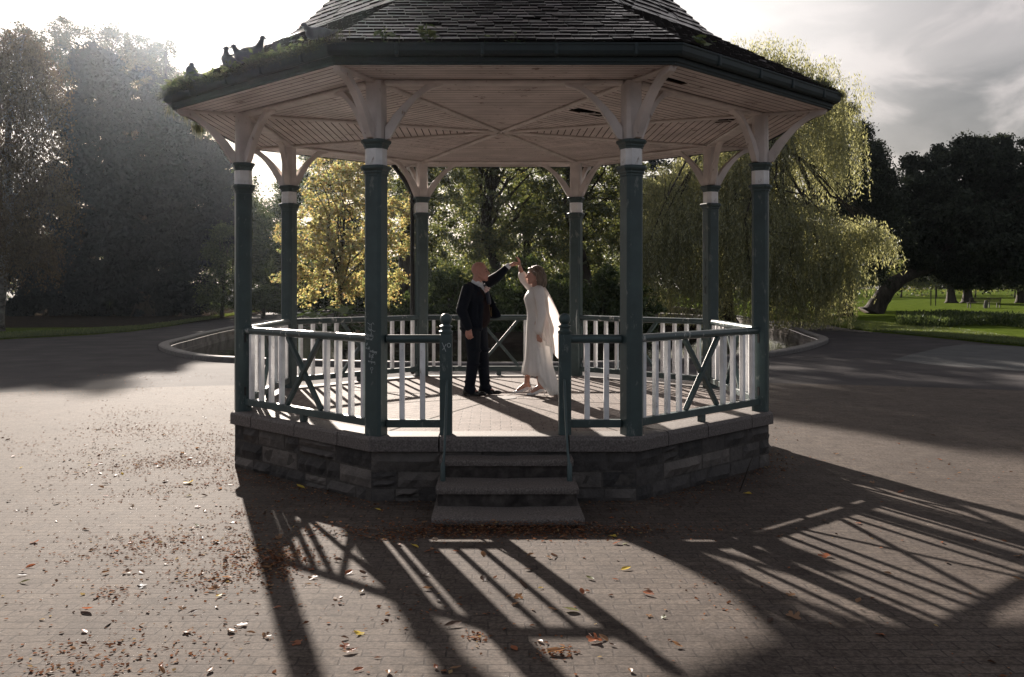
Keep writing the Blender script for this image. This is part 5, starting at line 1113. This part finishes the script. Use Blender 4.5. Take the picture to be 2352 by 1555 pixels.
LC = {'tawny brown': [(.3,(.16,.085,.045)),(.7,(.26,.15,.08))], 'dark brown': [(.3,(.035,.022,.016)),(.7,(.085,.05,.035))], 'rust red': [(.3,(.20,.06,.03)),(.7,(.30,.11,.05))], 'yellow': [(.3,(.48,.34,.05)),(.7,(.60,.46,.09))], 'pale buff': [(.3,(.22,.165,.12)),(.7,(.32,.25,.19))], 'dull green': [(.3,(.08,.09,.035)),(.7,(.15,.15,.06))]}
LM = {k: leafmat('leaf_'+k.replace(' ','_'), v, .32, (1,.9,.75), .4, .03) for k, v in LC.items()}
protos = [leaf_proto(i) for i in range(7)]; meshes = {}
for cname in LC:
    for i, p in enumerate(protos):
        q = p.copy(); q.materials.clear(); q.materials.append(LM[cname]); meshes[cname, i] = q
def zone(px, py):
    if py < 1090: return ('on the bricks right of the bandstand' if px > 1150 else 'on the sunlit bricks left of the bandstand')
    if 960 < px < 1380 and py < 1240: return 'in the pile at the foot of the steps'
    if px < 560: return 'on the sunlit bricks at the near left' if py > 1250 else 'on the sunlit bricks left of the stone plinth'
    if px < 1000: return 'among the baluster shadows left of the steps' if py < 1340 else 'on the bricks between the column shadows'
    if px < 1560: return 'on the lit bricks before the steps' if py < 1420 else 'in the wide roof shadow before the camera'
    return 'in the dark roof shadow to the right' if py > 1180 else 'in the shade right of the plinth'
SHAPE = {0:'oval',1:'curled',2:'lobed',3:'narrow',4:'twisted',5:'jagged',6:'folded'}
def put_leaf(px, py, cname=None, size=None, i=None, label=None, tilt=.35):
    cname = cname or random.choices(list(LC), (34,28,28,4,3,3))[0]; i = random.randrange(7) if i is None else i; p = G(px, py)+Vector((0,0,.006))
    if abs(p.x) < .7 and -3.78 < p.y < -3.0: return
    o = bpy.data.objects.new('fallen_leaf', meshes[cname, i]); COL.objects.link(o); o.location = p; s = size or random.uniform(.055,.10); o.scale = (s, s*random.uniform(.8,1.1), s*random.uniform(.6,1.3)); o.rotation_euler = (random.gauss(0,tilt*.5), random.gauss(0,tilt*.5), random.uniform(0,6.28))
    o.location.z += .2*s*tilt; z = zone(px, py); tag(o, label or f'{cname} {SHAPE[i]} fallen leaf {z}', 'leaf', 'fallen leaves '+z)
for px, py, c, s, i, lab in ((432,1112,'yellow',.11,2,'bright yellow lobed leaf on the bricks near the left plinth corner'),(690,1122,'yellow',.12,1,'pale yellow curled leaf at the foot of the left plinth wall'),(1438,1310,'yellow',.085,0,'bright yellow leaf lying alone in front of the steps'),(1355,1332,'dull green',.08,1,'greenish curled leaf left of the lone yellow leaf'),(1312,1406,'dull green',.10,6,'folded dark green leaf in the stripe of light'),(1040,1440,'dark brown',.11,4,'large dark curled leaf at the tip of the baluster shadow'),(1203,1350,'dark brown',.10,4,'dark twisted leaf on the lit bricks'),(1365,1475,'rust red',.095,2,'large rust red lobed leaf in the near shadow'),(1275,1503,'tawny brown',.10,1,'big curled tawny leaf near the bottom of the shadow'),(1718,1138,'yellow',.09,0,'yellow leaf in the shade right of the plinth'),(1630,1112,'tawny brown',.10,1,'orange brown leaf beside the right plinth wall'),(1823,1420,'tawny brown',.10,2,'tawny lobed leaf alone in the dark right shadow'),(1893,1280,'rust red',.10,2,'rust red leaf on the striped light to the right'),(200,1405,'rust red',.10,1,'rust red leaf on the near left bricks'),(1000,1246,'pale buff',.12,1,'large pale curled leaf at the top of the lit strip'),(1330,1190,'tawny brown',.08,0,'small tawny leaf by the right end of the bottom step'),(1490,1368,'rust red',.09,0,'flat reddish leaf between the shadow bars')): put_leaf(px, py, c, s, i, lab)
cnt = 0
while cnt < 283:
    r = random.random()
    if r < .42: px, py = random.gauss(330, 170), random.gauss(1040, 75)
    elif r < .62: px, py = random.gauss(560, 190), random.gauss(1270, 60)
    elif r < .72: px, py = random.gauss(1165, 130), random.gauss(1212, 14)
    elif r < .88: px, py = random.uniform(0, 1500), random.uniform(1250, 1550)
    else: px, py = random.uniform(1400, 2340), random.uniform(1000, 1520)
    if not (5 < px < 2345 and 955 < py < 1550): continue
    p = G(px, py)
    if p.xy.length < 3.75 and max(p.dot(sector(k)[0]) for k in range(8)) < 3.12: continue
    put_leaf(px, py, size=random.uniform(.04,.075) if py < 1250 else random.uniform(.04,.075)); cnt += 1
# fine litter: crumbs and small leaves too many to count
n = 40000; px = np.where(rng.random(n) < .55, rng.normal(380, 230, n), rng.uniform(-200, 2500, n)); py = np.where(rng.random(n) < .5, rng.normal(1060, 110, n), rng.uniform(860, 1620, n)); ok = (py > 830); px, py = px[ok], py[ok]
for cx_, cy_, sx_, sy_, k_ in ((640,1290,34,26,420),(600,1300,60,20,260),(430,1060,60,14,380),(500,1010,80,16,420),(330,985,90,18,420),(560,1250,40,24,260),(480,1330,60,20,240),(260,1365,30,12,80),(700,1275,40,14,160),(900,1235,50,8,140),(230,1040,40,10,160),(560,1180,20,12,90),(1095,1465,14,6,40),(1275,1500,24,9,60),(1690,1010,60,12,70)):
    px = np.append(px, rng.normal(cx_, sx_, k_)); py = np.append(py, rng.normal(cy_, sy_, k_))
kk_ = (py-HY)/FPX; d = CZ/kk_; dn = (CZ-SLOPE*(Y0-CY))/(kk_-SLOPE); d = np.where(CY+d < Y0, dn, d); X = np.c_[CX+(px-VX)/FPX*d, CY+d, np.full(len(d), .009)]; ncl = 3200
a_ = rng.uniform(0, 6.28, 2500); q_ = 3.075+np.abs(rng.normal(0, .25, 2500))*1.0; k_ = rng.integers(0, 8, 2500); nn = np.array([tuple(sector(k)[0]) for k in range(8)]); tt = np.array([tuple(sector(k)[1]) for k in range(8)]); X2 = nn[k_]*q_[:,None]+tt[k_]*(rng.uniform(-1,1,2500)*1.28)[:,None]; X2[:,2] = .012
k3 = 2600; q3 = np.abs(rng.normal(0, .15, k3)); X3 = np.c_[rng.normal(.02, .72, k3), -4.20-q3, .01+np.maximum(0, .075-q3*.35)*rng.random(k3)]
pat = .5+.5*np.sin(X[:,0]*1.7+1.1*np.sin(X[:,1]*1.3))*np.sin(X[:,1]*2.1+1.7*np.sin(X[:,0]*.9)); wgt = np.where(X[:,0] < -1.5, .9, np.where(X[:,0] < 1.5, .4, .16)); kp = (.05+.95*pat**3)*wgt; kp[-ncl:] = 1; X = X[rng.random(len(X)) < kp]
X = np.concatenate([X, X2, X3]); mxp = np.max(X @ nn.T, axis=1); keep = (mxp > 3.07) & ~((np.abs(X[:,0]) < .66) & (X[:,1] > -4.2) & (X[:,1] < -2.9)); X = X[keep]; m = len(X)
Nn = unit(rng.normal(size=(m,3))*.2+np.array([0,0,1.0])); D = unit(np.cross(Nn, rng.normal(size=(m,3)))); L = rng.uniform(.014,.034,m)*np.where(rng.random(m) < .15, 1.5, 1.0); V, F = leaf_quads(X, D, Nn, L, L*rng.uniform(.35,.8,m), .3)
V[:,2] = np.maximum(V[:,2], .0055)+hz(V[:,1])
g_lit = leafmat('litter_leaf', [(0,(.04,.022,.015)),(.35,(.13,.06,.035)),(.7,(.24,.105,.055)),(.95,(.26,.17,.11)),(1,(.36,.27,.12))], .32, (1,.85,.7), gloss=.0)
tag(link('leaf_litter', np_mesh('leaf_litter', V, F), g_lit), kind='stuff', label='small leaf crumbs scattered over the bricks')
put = MB(); put.tube([(0,0,.0),(.03,.01,.16),(.035,.0,.30),(.06,.01,.38)], [.007,.006,.005,.003], 6); o = put.build('twig', M['bark']); o.location = (2.35,-2.62,.0); o.rotation_euler = (.25,.1,.4); tag(o, 'thin dry twig standing against the right plinth wall', 'twig')
# ------------------------------------------------------------------ haze, a thin volume added to imitate lens glow
def haze():
    mb = MB(); mb.box((0, 75, 9.0), (460, 290, 22)); m = bpy.data.materials.new('lens_glow_haze'); m.use_nodes = True; nt = m.node_tree; nt.nodes.clear()
    out = N(nt, 'ShaderNodeOutputMaterial'); v = N(nt, 'ShaderNodeVolumePrincipled', inp={'Color': (.78,.88,1,1), 'Density': .00019, 'Anisotropy': .935}); nt.links.new(v.outputs[0], out.inputs['Volume'])
    tag(mb.build('haze', m), kind='stuff', label='thin haze added to imitate the lens glow from the sun')
haze()
